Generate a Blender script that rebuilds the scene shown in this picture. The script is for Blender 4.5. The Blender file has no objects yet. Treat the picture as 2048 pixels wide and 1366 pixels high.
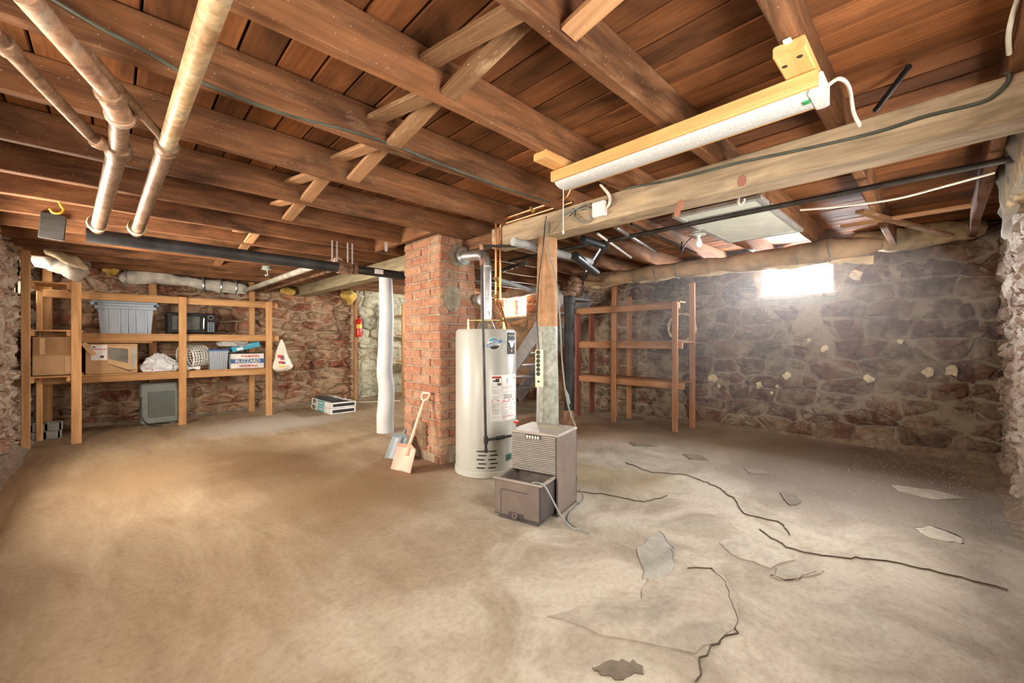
import bpy, bmesh, math, random
from mathutils import Vector, Matrix, noise as mnoise

# ------------------------------------------------------------------ camera, light, exposure
SC = bpy.context.scene
COL = SC.collection
R_ = random.Random(7)
CAM_H = 1.2
FPX, CX, CY = 829.0, 1024.0, 683.0
YAW = math.atan(861 / 829.0)                    # joists (+X) run to the right of the view, girder (+Y) to the left
FW = (math.cos(YAW), math.sin(YAW)); RT = (math.sin(YAW), -math.cos(YAW))

cam = bpy.data.cameras.new('camera'); camo = bpy.data.objects.new('camera', cam); COL.objects.link(camo)
cam.sensor_width = 36; cam.lens = 36 * FPX / 2048; cam.clip_start = 0.02
camo.location = (0, 0, CAM_H); camo.rotation_euler = (math.pi / 2, 0, YAW - math.pi / 2)
SC.camera = camo

w = bpy.data.worlds.new('daylight'); SC.world = w; w.use_nodes = True
w.node_tree.nodes['Background'].inputs[0].default_value = (0.86, 0.92, 1.0, 1)
w.node_tree.nodes['Background'].inputs[1].default_value = 3.0

SC.view_settings.view_transform = 'Standard'; SC.view_settings.look = 'None'
SC.view_settings.gamma = 1.0; SC.view_settings.use_curve_mapping = False
SC.view_settings.exposure = 0.66
SC.cycles.use_denoising = True
SC.cycles.max_bounces = 6; SC.cycles.diffuse_bounces = 5; SC.cycles.glossy_bounces = 2; SC.cycles.transmission_bounces = 2
SC.cycles.caustics_reflective = False; SC.cycles.caustics_refractive = False
SC.cycles.use_adaptive_sampling = True; SC.cycles.adaptive_threshold = 0.08; SC.cycles.adaptive_min_samples = 12

def window_light(name, loc, rot, sx, sy, power, col):
    l = bpy.data.lights.new(name, 'AREA'); l.shape = 'RECTANGLE'; l.size = sx; l.size_y = sy
    l.energy = power; l.color = col
    o = bpy.data.objects.new(name, l); COL.objects.link(o); o.location = loc; o.rotation_euler = rot
    return o
H = math.pi / 2
# an area light in each opening: window daylight, plus fill through added unseen windows
XR, YB, XL, YF = 6.30, 8.42, -0.80, -0.42       # wall planes
DECK, JB, GB = 2.408, 2.222, 2.045              # deck underside, joist underside, girder underside
WIN_R = [(0.92, 1.70, 1.79, 2.17), (6.10, 6.80, 1.74, 2.17)]     # y0,y1,z0,z1 in the wall x = XR
WIN_L_AND_FILL = [(1.2, 2.3, 1.1, 1.9), (4.1, 5.4, 1.0, 1.9), (7.35, 7.95, 1.72, 2.17)]  # first two are unseen, added for fill light; third is the corner window
FILL_WIN_F = [(0.6, 1.6, 1.0, 1.9), (3.1, 4.1, 0.85, 1.65)]         # x0,x1 in the wall y = YF; unseen openings added for fill light
WARM = (1.0, 0.885, 0.73); COOL = (0.93, 0.96, 1.0); NEUT = (1.0, 0.93, 0.83)
for (a, b, c, d), p, cl in zip(WIN_R, (110, 125), (COOL, (1, .93, .82))):
    window_light('window_daylight', (XR + .16, (a + b) / 2, (c + d) / 2), (0, H, 0), d - c - .09, b - a - .09, p, cl)
for (a, b, c, d), p, cl in zip(WIN_L_AND_FILL, (42, 150, 6), (WARM, WARM, (1, .9, .75))):
    window_light('window_daylight', (XL - .16, (a + b) / 2, (c + d) / 2), (0, -H, 0), d - c - .09, b - a - .09, p, cl)
for (a, b, c, d), p, cl in zip(FILL_WIN_F, (50, 46), (NEUT, NEUT)):
    window_light('window_daylight', ((a + b) / 2, YF - .16, (c + d) / 2), (H, 0, 0), b - a - .09, d - c - .09, p, cl)

# ------------------------------------------------------------------ measuring: picture ray onto a known plane of the room
def _ray(px, py):
    r = (px - CX) / FPX
    return (FW[0] + r * RT[0], FW[1] + r * RT[1], (CY - py) / FPX)
def PZ(px, py, z): d = _ray(px, py); t = (z - CAM_H) / d[2]; return Vector((d[0] * t, d[1] * t, z))
def PX(px, py, x): d = _ray(px, py); t = x / d[0]; return Vector((x, d[1] * t, CAM_H + d[2] * t))
def PY(px, py, y): d = _ray(px, py); t = y / d[1]; return Vector((d[0] * t, y, CAM_H + d[2] * t))
def PD(px, py, t): d = _ray(px, py); return Vector((d[0] * t, d[1] * t, CAM_H + d[2] * t))

# ------------------------------------------------------------------ materials
MAT = {}
def _nodes(name):
    m = bpy.data.materials.new(name); m.use_nodes = True; nt = m.node_tree
    b = nt.nodes['Principled BSDF']; MAT[name] = m
    return m, nt, b
def N(nt, t, **kw):
    n = nt.nodes.new(t)
    for k, v in kw.items():
        if k in n.inputs: n.inputs[k].default_value = v
        else: setattr(n, k, v)
    return n
def ramp(nt, fac, stops):
    r = N(nt, 'ShaderNodeValToRGB'); e = r.color_ramp.elements
    while len(e) < len(stops): e.new(0.5)
    for el, (p, c) in zip(e, stops): el.position = p; el.color = (*c, 1)
    nt.links.new(fac, r.inputs[0]); return r.outputs[0]
def mixc(nt, fac, a, b, mode='MIX'):
    m = N(nt, 'ShaderNodeMix', data_type='RGBA', blend_type=mode)
    for s, v in ((0, fac), (6, a), (7, b)):
        if hasattr(v, 'is_output'): nt.links.new(v, m.inputs[s])
        else: m.inputs[s].default_value = v if s == 0 else (*v, 1)
    return m.outputs[2]
def coords(nt, scale=(1, 1, 1), world=False, rnd=True):
    if world: src = N(nt, 'ShaderNodeNewGeometry').outputs['Position']
    else: src = N(nt, 'ShaderNodeTexCoord').outputs['Object']
    mp = N(nt, 'ShaderNodeMapping'); mp.inputs['Scale'].default_value = scale
    nt.links.new(src, mp.inputs[0])
    if rnd and not world:
        oi = N(nt, 'ShaderNodeObjectInfo'); c = N(nt, 'ShaderNodeCombineXYZ')
        mu = N(nt, 'ShaderNodeMath', operation='MULTIPLY'); mu.inputs[1].default_value = 37.0
        nt.links.new(oi.outputs['Random'], mu.inputs[0])
        for k in range(3): nt.links.new(mu.outputs[0], c.inputs[k])
        nt.links.new(c.outputs[0], mp.inputs['Location'])
    return mp.outputs[0]
def noise(nt, vec, scale, detail=5, rough=.6, dist=0.0):
    n = N(nt, 'ShaderNodeTexNoise'); n.inputs['Scale'].default_value = scale; n.inputs['Detail'].default_value = detail
    n.inputs['Roughness'].default_value = rough; n.inputs['Distortion'].default_value = dist
    nt.links.new(vec, n.inputs['Vector']); return n.outputs['Fac']
def bump(nt, b, h, strength=.4, dist=.01):
    bp = N(nt, 'ShaderNodeBump'); bp.inputs['Strength'].default_value = strength; bp.inputs['Distance'].default_value = dist
    nt.links.new(h, bp.inputs['Height']); nt.links.new(bp.outputs[0], b.inputs['Normal'])
def objrand(nt): return N(nt, 'ShaderNodeObjectInfo').outputs['Random']

def flat(name, col, rough=.5, metal=0.0, var=.12, spec=.5, scale=6.0, bmp=0.0):
    m, nt, b = _nodes(name); v = coords(nt)
    f = noise(nt, v, scale, 2)
    lo = tuple(c * (1 - var * 2) for c in col); hi = tuple(min(1, c * (1 + var)) for c in col)
    nt.links.new(ramp(nt, f, [(.25, lo), (.7, hi)]), b.inputs['Base Color'])
    b.inputs['Roughness'].default_value = rough; b.inputs['Metallic'].default_value = metal
    b.inputs['Specular IOR Level'].default_value = spec
    if bmp: bump(nt, b, noise(nt, v, scale * 8, 2), bmp, .004)
    return m
def wood(name, dark, mid, light, grain=22.0, dust=None, tone=.35, bmp=.35, specks=0.0, ring=0.0, stain=0.0):
    m, nt, b = _nodes(name)
    v = coords(nt, (1.2, grain, grain)); v2 = coords(nt, (.9, 3.0, 3.0))
    g = noise(nt, v, 1.6, 4, .65, .8); big = noise(nt, v2, 1.3, 2)
    c = ramp(nt, g, [(.28, dark), (.5, mid), (.74, light)])
    if ring:
        wv = N(nt, 'ShaderNodeTexWave', wave_type='RINGS'); wv.inputs['Scale'].default_value = 5.0
        wv.inputs['Distortion'].default_value = 5.0; wv.inputs['Detail'].default_value = 2
        nt.links.new(coords(nt, (.35, 3.2, 3.2)), wv.inputs[0])
        c = mixc(nt, ring, c, ramp(nt, wv.outputs['Fac'], [(.1, dark), (.8, light)]))
    c = mixc(nt, .38, c, ramp(nt, big, [(.3, tuple(x * .55 for x in mid)), (.65, light)]))
    rv = ramp(nt, objrand(nt), [(0, (1 - tone,) * 3), (1, (1 + tone * .35, 1 + tone * .3, 1 + tone * .25))])
    c = mixc(nt, 1.0, c, rv, 'MULTIPLY')
    if stain:
        s = noise(nt, coords(nt, (.8, 2.2, 2.2)), 1.9, 3, .7, .6)
        c = mixc(nt, 1.0, c, ramp(nt, s, [(.30, (1 - .62 * stain,) * 3), (.52, (1, 1, 1)), (.72, (1.22, 1.16, 1.05))]), 'MULTIPLY')
    if dust:
        d = noise(nt, coords(nt, (2, 7, 7)), 2.2, 4, .75)
        c = mixc(nt, ramp(nt, d, [(.55, (0, 0, 0)), (.75, (.7, .7, .7))]), c, dust)
    if specks:
        vo = N(nt, 'ShaderNodeTexVoronoi'); vo.inputs['Scale'].default_value = 34.0
        nt.links.new(coords(nt, (1, 1, 1)), vo.inputs['Vector'])
        c = mixc(nt, ramp(nt, vo.outputs['Distance'], [(.05, (specks,) * 3), (.13, (0, 0, 0))]), c, (.75, .62, .48))
    nt.links.new(c, b.inputs['Base Color']); b.inputs['Roughness'].default_value = .75
    b.inputs['Specular IOR Level'].default_value = .25
    bump(nt, b, g, bmp, .006); return m
def stone(name, cols, mortar, smear=(.46, .64), scale=4.0):
    m, nt, b = _nodes(name); v = coords(nt, world=True)
    cols = list(cols) * (2 if len(cols) == 1 else 1); n = len(cols); base = ramp(nt, objrand(nt), [(k / max(1, n - 1), c) for k, c in enumerate(cols)])
    f = noise(nt, v, scale * 2.5, 6, .72); g = noise(nt, v, scale * .8, 5, .75, .5)
    c = mixc(nt, 1.0, base, ramp(nt, f, [(.25, (.42, .4, .42)), (.7, (1.35, 1.3, 1.25))]), 'MULTIPLY')
    c = mixc(nt, ramp(nt, g, [(smear[0], (0, 0, 0)), (smear[1], (.85, .85, .85))]), c, mortar)
    nt.links.new(c, b.inputs['Base Color']); b.inputs['Roughness'].default_value = .92
    b.inputs['Specular IOR Level'].default_value = .15
    bump(nt, b, f, 1.0, .035); return m

wood('joist_wood', (.05, .020, .009), (.17, .070, .029), (.33, .152, .066), 15, (.24, .14, .075), .30, .5, .30, 0, 1.0)
wood('deck_wood', (.14, .048, .017), (.25, .092, .032), (.37, .150, .055), 11, None, .55, .3, .0, .22, 1.0)
wood('girder_wood', (.13, .085, .05), (.36, .265, .165), (.56, .44, .30), 12, (.24, .17, .12), .2, .5, .15, 0, .7)
wood('beam_grey_wood', (.13, .11, .07), (.30, .25, .15), (.44, .38, .25), 14, None, .2)
wood('shelf_wood', (.38, .17, .06), (.60, .31, .125), (.76, .46, .22), 15, None, .22, .2)
wood('shelf_wood_dark', (.21, .085, .04), (.40, .185, .09), (.54, .29, .15), 15, (.34, .27, .21), .25, .2)
wood('pine_new', (.50, .24, .075), (.66, .35, .12), (.76, .46, .20), 14, None, .1, .15)
wood('brace_wood', (.17, .078, .035), (.34, .17, .078), (.48, .28, .14), 16, (.48, .34, .2), .45, .4, .4)
wood('red_wood', (.13, .04, .03), (.25, .085, .06), (.33, .13, .09), 12, None, .2)
wood('charred_wood', (.012, .012, .012), (.028, .026, .024), (.06, .055, .05), 22, None, .1)
flat('sky_joist_dark', (.05, .04, .035), .9)

RED = [(.22, .08, .05), (.33, .13, .08), (.26, .125, .08), (.38, .165, .10), (.33, .21, .13), (.44, .24, .145)]
stone('stone_red', RED, (.40, .30, .20), (.43, .58))
stone('stone_dull', [(.13, .068, .053), (.18, .10, .078), (.22, .115, .085), (.165, .12, .09), (.26, .165, .11), (.135, .095, .082)], (.37, .31, .235), (.46, .63))
stone('stone_pale', [(.42, .34, .27), (.36, .2, .15), (.48, .38, .30), (.40, .25, .19)], (.62, .53, .41), (.44, .58), 6)
stone('stone_mint', [(.50, .53, .40), (.58, .58, .45), (.42, .46, .36), (.46, .36, .24)], (.64, .63, .50), (.46, .6))
stone('stone_dusty', [(.36, .25, .20), (.46, .36, .30), (.40, .32, .27)], (.60, .53, .45), (.46, .6), 5)
stone('mortar_red', [(.29, .165, .105)], (.46, .35, .235), (.36, .50), 4)
stone('mortar_dull', [(.22, .15, .115)], (.38, .32, .24), (.36, .52), 4)
stone('mortar_pale', [(.30, .21, .15)], (.54, .45, .35), (.36, .50), 6)
stone('mortar_mint', [(.50, .49, .38)], (.28, .2, .13), (.55, .7), 6)
stone('dirt', [(.33, .27, .205)], (.24, .185, .135), (.5, .7), 6)
stone('pebble', [(.55, .50, .44), (.38, .33, .29), (.7, .66, .6)], (.5, .45, .4))
stone('chip_cream', [(.78, .68, .46)], (.85, .78, .6))

def brickmat():
    m, nt, b = _nodes('brick'); v = coords(nt, world=True)
    base = ramp(nt, objrand(nt), [(0, (.28, .125, .078)), (.3, (.35, .165, .10)), (.55, (.32, .165, .11)), (.8, (.39, .205, .125)), (1, (.26, .14, .10))])
    f = noise(nt, v, 24, 4, .7); g = noise(nt, v, 5, 4, .7)
    c = mixc(nt, 1.0, base, ramp(nt, f, [(.25, (.6, .58, .56)), (.7, (1.3, 1.28, 1.25))]), 'MULTIPLY')
    c = mixc(nt, ramp(nt, g, [(.50, (0, 0, 0)), (.75, (.7, .7, .7))]), c, (.46, .37, .24))
    nt.links.new(c, b.inputs['Base Color']); b.inputs['Roughness'].default_value = .9; b.inputs['Specular IOR Level'].default_value = .2
    bump(nt, b, f, .7, .008)
brickmat()
stone('brick_mortar', [(.47, .38, .29)], (.38, .30, .215), (.5, .7), 8)
stone('mortar_patch', [(.38, .34, .25)], (.31, .27, .2), (.5, .7), 8)

def floormat():
    m, nt, b = _nodes('concrete_floor'); v = coords(nt, world=True)
    nz = N(nt, 'ShaderNodeTexNoise'); nz.inputs['Scale'].default_value = 1.3; nz.inputs['Detail'].default_value = 4
    nt.links.new(v, nz.inputs['Vector'])
    mm = N(nt, 'ShaderNodeVectorMath', operation='MULTIPLY_ADD'); mm.inputs[1].default_value = (.9, .9, 0)
    nt.links.new(nz.outputs['Color'], mm.inputs[0]); nt.links.new(v, mm.inputs[2])
    sb = N(nt, 'ShaderNodeVectorMath', operation='SUBTRACT'); sb.inputs[1].default_value = (.45, .45, 0)
    nt.links.new(mm.outputs[0], sb.inputs[0])
    def spot(x, y, sx, sy, rot=0.0):
        mp = N(nt, 'ShaderNodeMapping', vector_type='TEXTURE'); mp.inputs['Location'].default_value = (x, y, 0)
        mp.inputs['Scale'].default_value = (sx, sy, 50); mp.inputs['Rotation'].default_value = (0, 0, rot)
        g = N(nt, 'ShaderNodeTexGradient', gradient_type='SPHERICAL')
        nt.links.new(sb.outputs[0], mp.inputs[0]); nt.links.new(mp.outputs[0], g.inputs[0])
        return g.outputs['Fac']
    vs = coords(nt, (1, 1, 1), world=True)
    mpS = N(nt, 'ShaderNodeMapping'); mpS.inputs['Rotation'].default_value = (0, 0, math.radians(50)); mpS.inputs['Scale'].default_value = (2.2, .55, 1)
    nt.links.new(v, mpS.inputs[0])
    streak = noise(nt, mpS.outputs[0], 1.6, 5, .7, .6); fine = noise(nt, v, 34, 4, .72); mid = noise(nt, v, 1.9, 7, .66, .6)
    grit = noise(nt, v, 90, 2, .7)
    tan = ramp(nt, streak, [(.30, (.235, .160, .095)), (.48, (.315, .23, .143)), (.68, (.385, .295, .195))])
    grey = ramp(nt, mid, [(.34, (.26, .22, .17)), (.45, (.34, .295, .235)), (.52, (.395, .35, .285)), (.56, (.44, .395, .325)), (.70, (.49, .45, .375))])
    sx = N(nt, 'ShaderNodeSeparateXYZ'); nt.links.new(v, sx.inputs[0])
    # bare grey slab to the right, dusty tan slab to the left, an uneven boundary between them
    dd = N(nt, 'ShaderNodeMath', operation='SUBTRACT'); nt.links.new(sx.outputs[0], dd.inputs[0]); nt.links.new(sx.outputs[1], dd.inputs[1])
    ad = N(nt, 'ShaderNodeMath', operation='MULTIPLY_ADD'); nt.links.new(mid, ad.inputs[0]); ad.inputs[1].default_value = 1.6; nt.links.new(dd.outputs[0], ad.inputs[2])
    mr = N(nt, 'ShaderNodeMapRange'); mr.inputs[1].default_value = -1.3; mr.inputs[2].default_value = 1.2; nt.links.new(ad.outputs[0], mr.inputs[0])
    c = mixc(nt, mr.outputs[0], tan, grey)
    def stain(c, s, lo, hi, col, amt): return mixc(nt, ramp(nt, s, [(lo, (0, 0, 0)), (hi, (amt,) * 3)]), c, col)
    c = stain(c, spot(5.0, .75, 1.9, 1.5), .0, .55, (.13, .10, .075), .9)       # damp along the stone wall with the window
    c = stain(c, spot(5.3, 2.4, 1.3, 1.5), .0, .6, (.20, .145, .09), .7)
    c = stain(c, spot(4.3, .1, 1.2, .8), .0, .6, (.20, .17, .14), .6)
    c = stain(c, spot(1.1, 4.6, .9, 1.9, .3), .0, .7, (.14, .085, .042), 1.0)     # brown stain across the middle
    c = stain(c, spot(.15, 5.0, .6, 1.2), .0, .7, (.22, .14, .075), .8)
    c = stain(c, spot(1.35, 3.2, .7, .9), .0, .7, (.21, .135, .07), .8)
    c = stain(c, spot(2.3, 3.6, .7, .6), .0, .6, (.22, .11, .06), .7)            # rust-brown round the chimney foot
    c = stain(c, spot(4.2, 3.9, 1.6, 1.6), .0, .6, (.30, .15, .075), .7)
    c = stain(c, spot(3.1, 2.2, .6, .8), .0, .6, (.27, .20, .10), .6)
    c = stain(c, spot(1.7, 6.8, 1.2, .9), .0, .7, (.48, .44, .39), .8)           # pale patch near the shelves
    c = mixc(nt, 1.0, c, ramp(nt, fine, [(.3, (.84, .82, .80)), (.5, (1, 1, 1)), (.7, (1.09, 1.09, 1.08))]), 'MULTIPLY')
    c = mixc(nt, ramp(nt, grit, [(.66, (0, 0, 0)), (.74, (.5, .5, .5))]), c, (.2, .15, .11))
    nt.links.new(c, b.inputs['Base Color']); b.inputs['Roughness'].default_value = .8; b.inputs['Specular IOR Level'].default_value = .3
    ad2 = N(nt, 'ShaderNodeMath', operation='ADD'); nt.links.new(fine, ad2.inputs[0]); nt.links.new(mid, ad2.inputs[1])
    bump(nt, b, fine, .25, .006)
floormat()
def patchmat(name, col, k=.3):
    m, nt, b = _nodes(name); v = coords(nt, world=True); f = noise(nt, v, 34, 4, .72); g = noise(nt, v, 3.1, 4, .7, .5)
    c = ramp(nt, g, [(.32, tuple(x * (1 - k) for x in col)), (.66, tuple(x * (1 + k * .5) for x in col))])
    c = mixc(nt, 1.0, c, ramp(nt, f, [(.3, (.84, .82, .80)), (.7, (1.09, 1.09, 1.08))]), 'MULTIPLY')
    nt.links.new(c, b.inputs['Base Color']); b.inputs['Roughness'].default_value = .8; b.inputs['Specular IOR Level'].default_value = .3; bump(nt, b, f, .25, .006)
patchmat('patch_grey', (.375, .335, .275)); patchmat('patch_blue', (.36, .35, .31)); patchmat('patch_light', (.46, .42, .355)); patchmat('patch_damp', (.20, .165, .125))
flat('crack_dark', (.10, .078, .06), .95)
flat('enamel', (.43, .43, .395), .32, var=.03, scale=2); flat('enamel_cap', (.50, .50, .46), .4, var=.05)
flat('galvanised', (.66, .67, .67), .3, .9, .12, scale=14); flat('steel', (.55, .55, .54), .35, .85)
flat('copper', (.72, .33, .15), .32, .95, .2, scale=9); flat('brass', (.66, .50, .22), .35, .9)
flat('black_iron', (.045, .04, .037), .5, .4, .3, scale=9, bmp=.2); flat('cast_iron', (.035, .035, .037), .6, .2, .35, scale=7, bmp=.3)
flat('rust_pipe', (.33, .19, .12), .6, .45, .45, scale=11, bmp=.5); flat('grey_pipe', (.40, .37, .31), .6, .1, .25)
flat('abs_black', (.02, .022, .024), .35, 0, .2); flat('pvc_grey', (.30, .31, .31), .55, 0, .2); flat('pvc_white', (.72, .72, .68), .45)
def patina(name, a, b2, c3, sc=5.0, metal=.25):
    m, nt, b = _nodes(name); v = coords(nt); f = noise(nt, v, sc, 4, .72); g = noise(nt, v, sc * 6, 3, .7)
    c = ramp(nt, f, [(.33, a), (.52, b2), (.68, c3)])
    c = mixc(nt, 1.0, c, ramp(nt, g, [(.3, (.65, .62, .6)), (.65, (1.25, 1.22, 1.2))]), 'MULTIPLY')
    nt.links.new(c, b.inputs['Base Color']); b.inputs['Metallic'].default_value = metal; b.inputs['Roughness'].default_value = .5
    bump(nt, b, g, .35, .004)
patina('steam_pipe', (.26, .15, .10), (.42, .26, .17), (.34, .33, .28)); patina('steam_pipe_gold', (.30, .17, .085), (.47, .34, .19), (.33, .34, .27))
patina('steam_pipe_brown', (.11, .06, .035), (.23, .14, .085), (.30, .22, .145), 9)
patina('post_painted', (.20, .21, .175), (.28, .295, .25), (.37, .38, .33), 4, 0); patina('zinc_pan', (.42, .44, .43), (.55, .57, .56), (.62, .64, .63), 6, .5)
flat('whitewash', (.56, .57, .585), .6, var=.05, scale=3, bmp=.3)
wood('post_wood', (.20, .095, .045), (.38, .20, .10), (.50, .29, .155), 9, (.34, .28, .22), .1, .6)
flat('panel_white', (.66, .68, .60), .4, var=.08); flat('metal_trim', (.62, .62, .60), .35, .6)
flat('paper_wrap', (.38, .25, .15), .85, var=.25, scale=4, bmp=.5); flat('wrap_fray', (.60, .47, .30), .95, var=.2)
flat('batt_white', (.60, .56, .49), .97, var=.14, scale=9, bmp=.6); flat('batt_yellow', (.62, .42, .10), .97, var=.3, scale=9, bmp=.6)
flat('batt_tan', (.50, .38, .22), .97, var=.3, scale=7, bmp=.7); flat('foil_tape', (.42, .42, .42), .35, .6)
flat('cable_grey', (.20, .21, .18), .7); flat('cable_green', (.07, .08, .06), .7, var=.3); flat('cable_white', (.72, .68, .58), .6); flat('cable_black', (.02, .02, .02), .5)
flat('box_white', (.80, .80, .78), .6); flat('plastic_white', (.80, .79, .76), .4, var=.04); flat('ivory', (.74, .68, .48), .45); flat('socket_black', (.02, .02, .018), .5)
flat('tote_grey', (.36, .42, .50), .42, var=.05); flat('tote_lid', (.28, .37, .46), .42, var=.05); flat('cardboard', (.52, .32, .16), .85, var=.08, bmp=.1)
flat('cardboard_light', (.64, .43, .23), .85, var=.08); flat('cardboard_dark', (.36, .20, .09), .9, var=.1)
flat('micro_black', (.012, .012, .014), .45, var=.1, spec=.25); flat('micro_glass', (.07, .075, .06), .35, var=.3, spec=.3); flat('chrome', (.8, .8, .8), .12, 1.0, .02)
flat('button_grey', (.28, .36, .42), .5); flat('bag_white', (.74, .77, .80), .25, var=.06, spec=.6); flat('bag_cream', (.78, .72, .62), .45, var=.06)
flat('print_red', (.55, .07, .07), .6, var=.05); flat('print_blue', (.045, .14, .40), .5, var=.05); flat('print_navy', (.03, .05, .14), .5); flat('print_cyan', (.05, .36, .55), .5, var=.05)
flat('print_teal', (.08, .42, .48), .5, var=.05); flat('print_black', (.02, .02, .02), .6); flat('print_grey', (.40, .40, .39), .6); flat('print_gold', (.62, .58, .44), .4, .3)
flat('print_green', (.03, .12, .08), .5); flat('print_orange', (.66, .25, .08), .5); flat('print_purple', (.22, .06, .16), .5); flat('print_brown', (.16, .10, .06), .6); flat('print_screen', (.20, .18, .15), .5, var=.4, scale=3)
flat('shingle', (.03, .03, .033), .9, bmp=.5); flat('wrap_grey', (.07, .075, .08), .75, var=.2, spec=.2)
flat('unit_grey', (.19, .21, .19), .5, var=.08); flat('unit_dark', (.09, .10, .09), .6); flat('block_grey', (.36, .35, .33), .95, bmp=.5)
flat('dehum_brown', (.19, .15, .13), .5, .15, .12); flat('dehum_light', (.46, .42, .385), .35, .35, .1); flat('dehum_top', (.34, .30, .27), .6, .15, .15); flat('dehum_dark', (.07, .06, .06), .55)
flat('label_tan', (.38, .33, .25), .7); flat('shovel_red', (.70, .42, .33), .6, var=.12); flat('shovel_grip', (.78, .55, .42), .55, var=.08); flat('shovel_grey', (.20, .24, .27), .45, var=.1)
flat('ext_red', (.62, .03, .02), .25, var=.05); flat('ext_yellow', (.85, .55, .08), .5); flat('stair_grey', (.34, .335, .345), .6, var=.15); flat('hook_yellow', (.72, .42, .04), .5)
flat('porcelain', (.62, .64, .60), .3); flat('porcelain_green', (.30, .38, .33), .4); flat('dark_void', (.012, .011, .010), .95); flat('window_frame', (.62, .60, .55), .5); flat('frame_wood', (.50, .34, .18), .7)
flat('strap', (.70, .70, .70), .35, .5); flat('diffuser_edge', (.62, .62, .60), .4); flat('tape_green', (.03, .26, .08), .5)
def pane(name, gloss=.06, tint=(1, 1, 1)):
    m = bpy.data.materials.new(name); m.use_nodes = True; nt = m.node_tree; nt.nodes.clear(); MAT[name] = m
    o = N(nt, 'ShaderNodeOutputMaterial'); t = N(nt, 'ShaderNodeBsdfTransparent'); g = N(nt, 'ShaderNodeBsdfGlossy'); x = N(nt, 'ShaderNodeMixShader')
    t.inputs[0].default_value = (*tint, 1); g.inputs['Roughness'].default_value = .08; x.inputs[0].default_value = gloss
    nt.links.new(t.outputs[0], x.inputs[1]); nt.links.new(g.outputs[0], x.inputs[2]); nt.links.new(x.outputs[0], o.inputs[0])
pane('glass'); pane('bulb_glass', .25, (.95, .95, .9))
def film(name, col, alpha, rough=.25):
    m, nt, b = _nodes(name); b.inputs['Base Color'].default_value = (*col, 1); b.inputs['Roughness'].default_value = rough
    f = noise(nt, coords(nt), 5, 4); r = N(nt, 'ShaderNodeMapRange'); r.inputs[3].default_value = alpha - .12; r.inputs[4].default_value = min(1, alpha + .12)
    nt.links.new(f, r.inputs[0]); nt.links.new(r.outputs[0], b.inputs['Alpha']); bump(nt, b, f, .3, .02)
film('poly_film', (.50, .49, .46), .66); film('wrap_film', (.75, .74, .70), .62); film('tub_clear', (.50, .56, .64), .82, .2)
def diffuser():
    m, nt, b = _nodes('diffuser'); vo = N(nt, 'ShaderNodeTexVoronoi'); vo.inputs['Scale'].default_value = 150
    nt.links.new(coords(nt), vo.inputs['Vector'])
    nt.links.new(ramp(nt, vo.outputs['Distance'], [(.1, (.42, .42, .415)), (.7, (.60, .60, .59))]), b.inputs['Base Color'])
    b.inputs['Roughness'].default_value = .3; bump(nt, b, vo.outputs['Distance'], .5, .003)
diffuser()
flat('red_mark', (.36, .15, .10), .8, var=.2)
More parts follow.
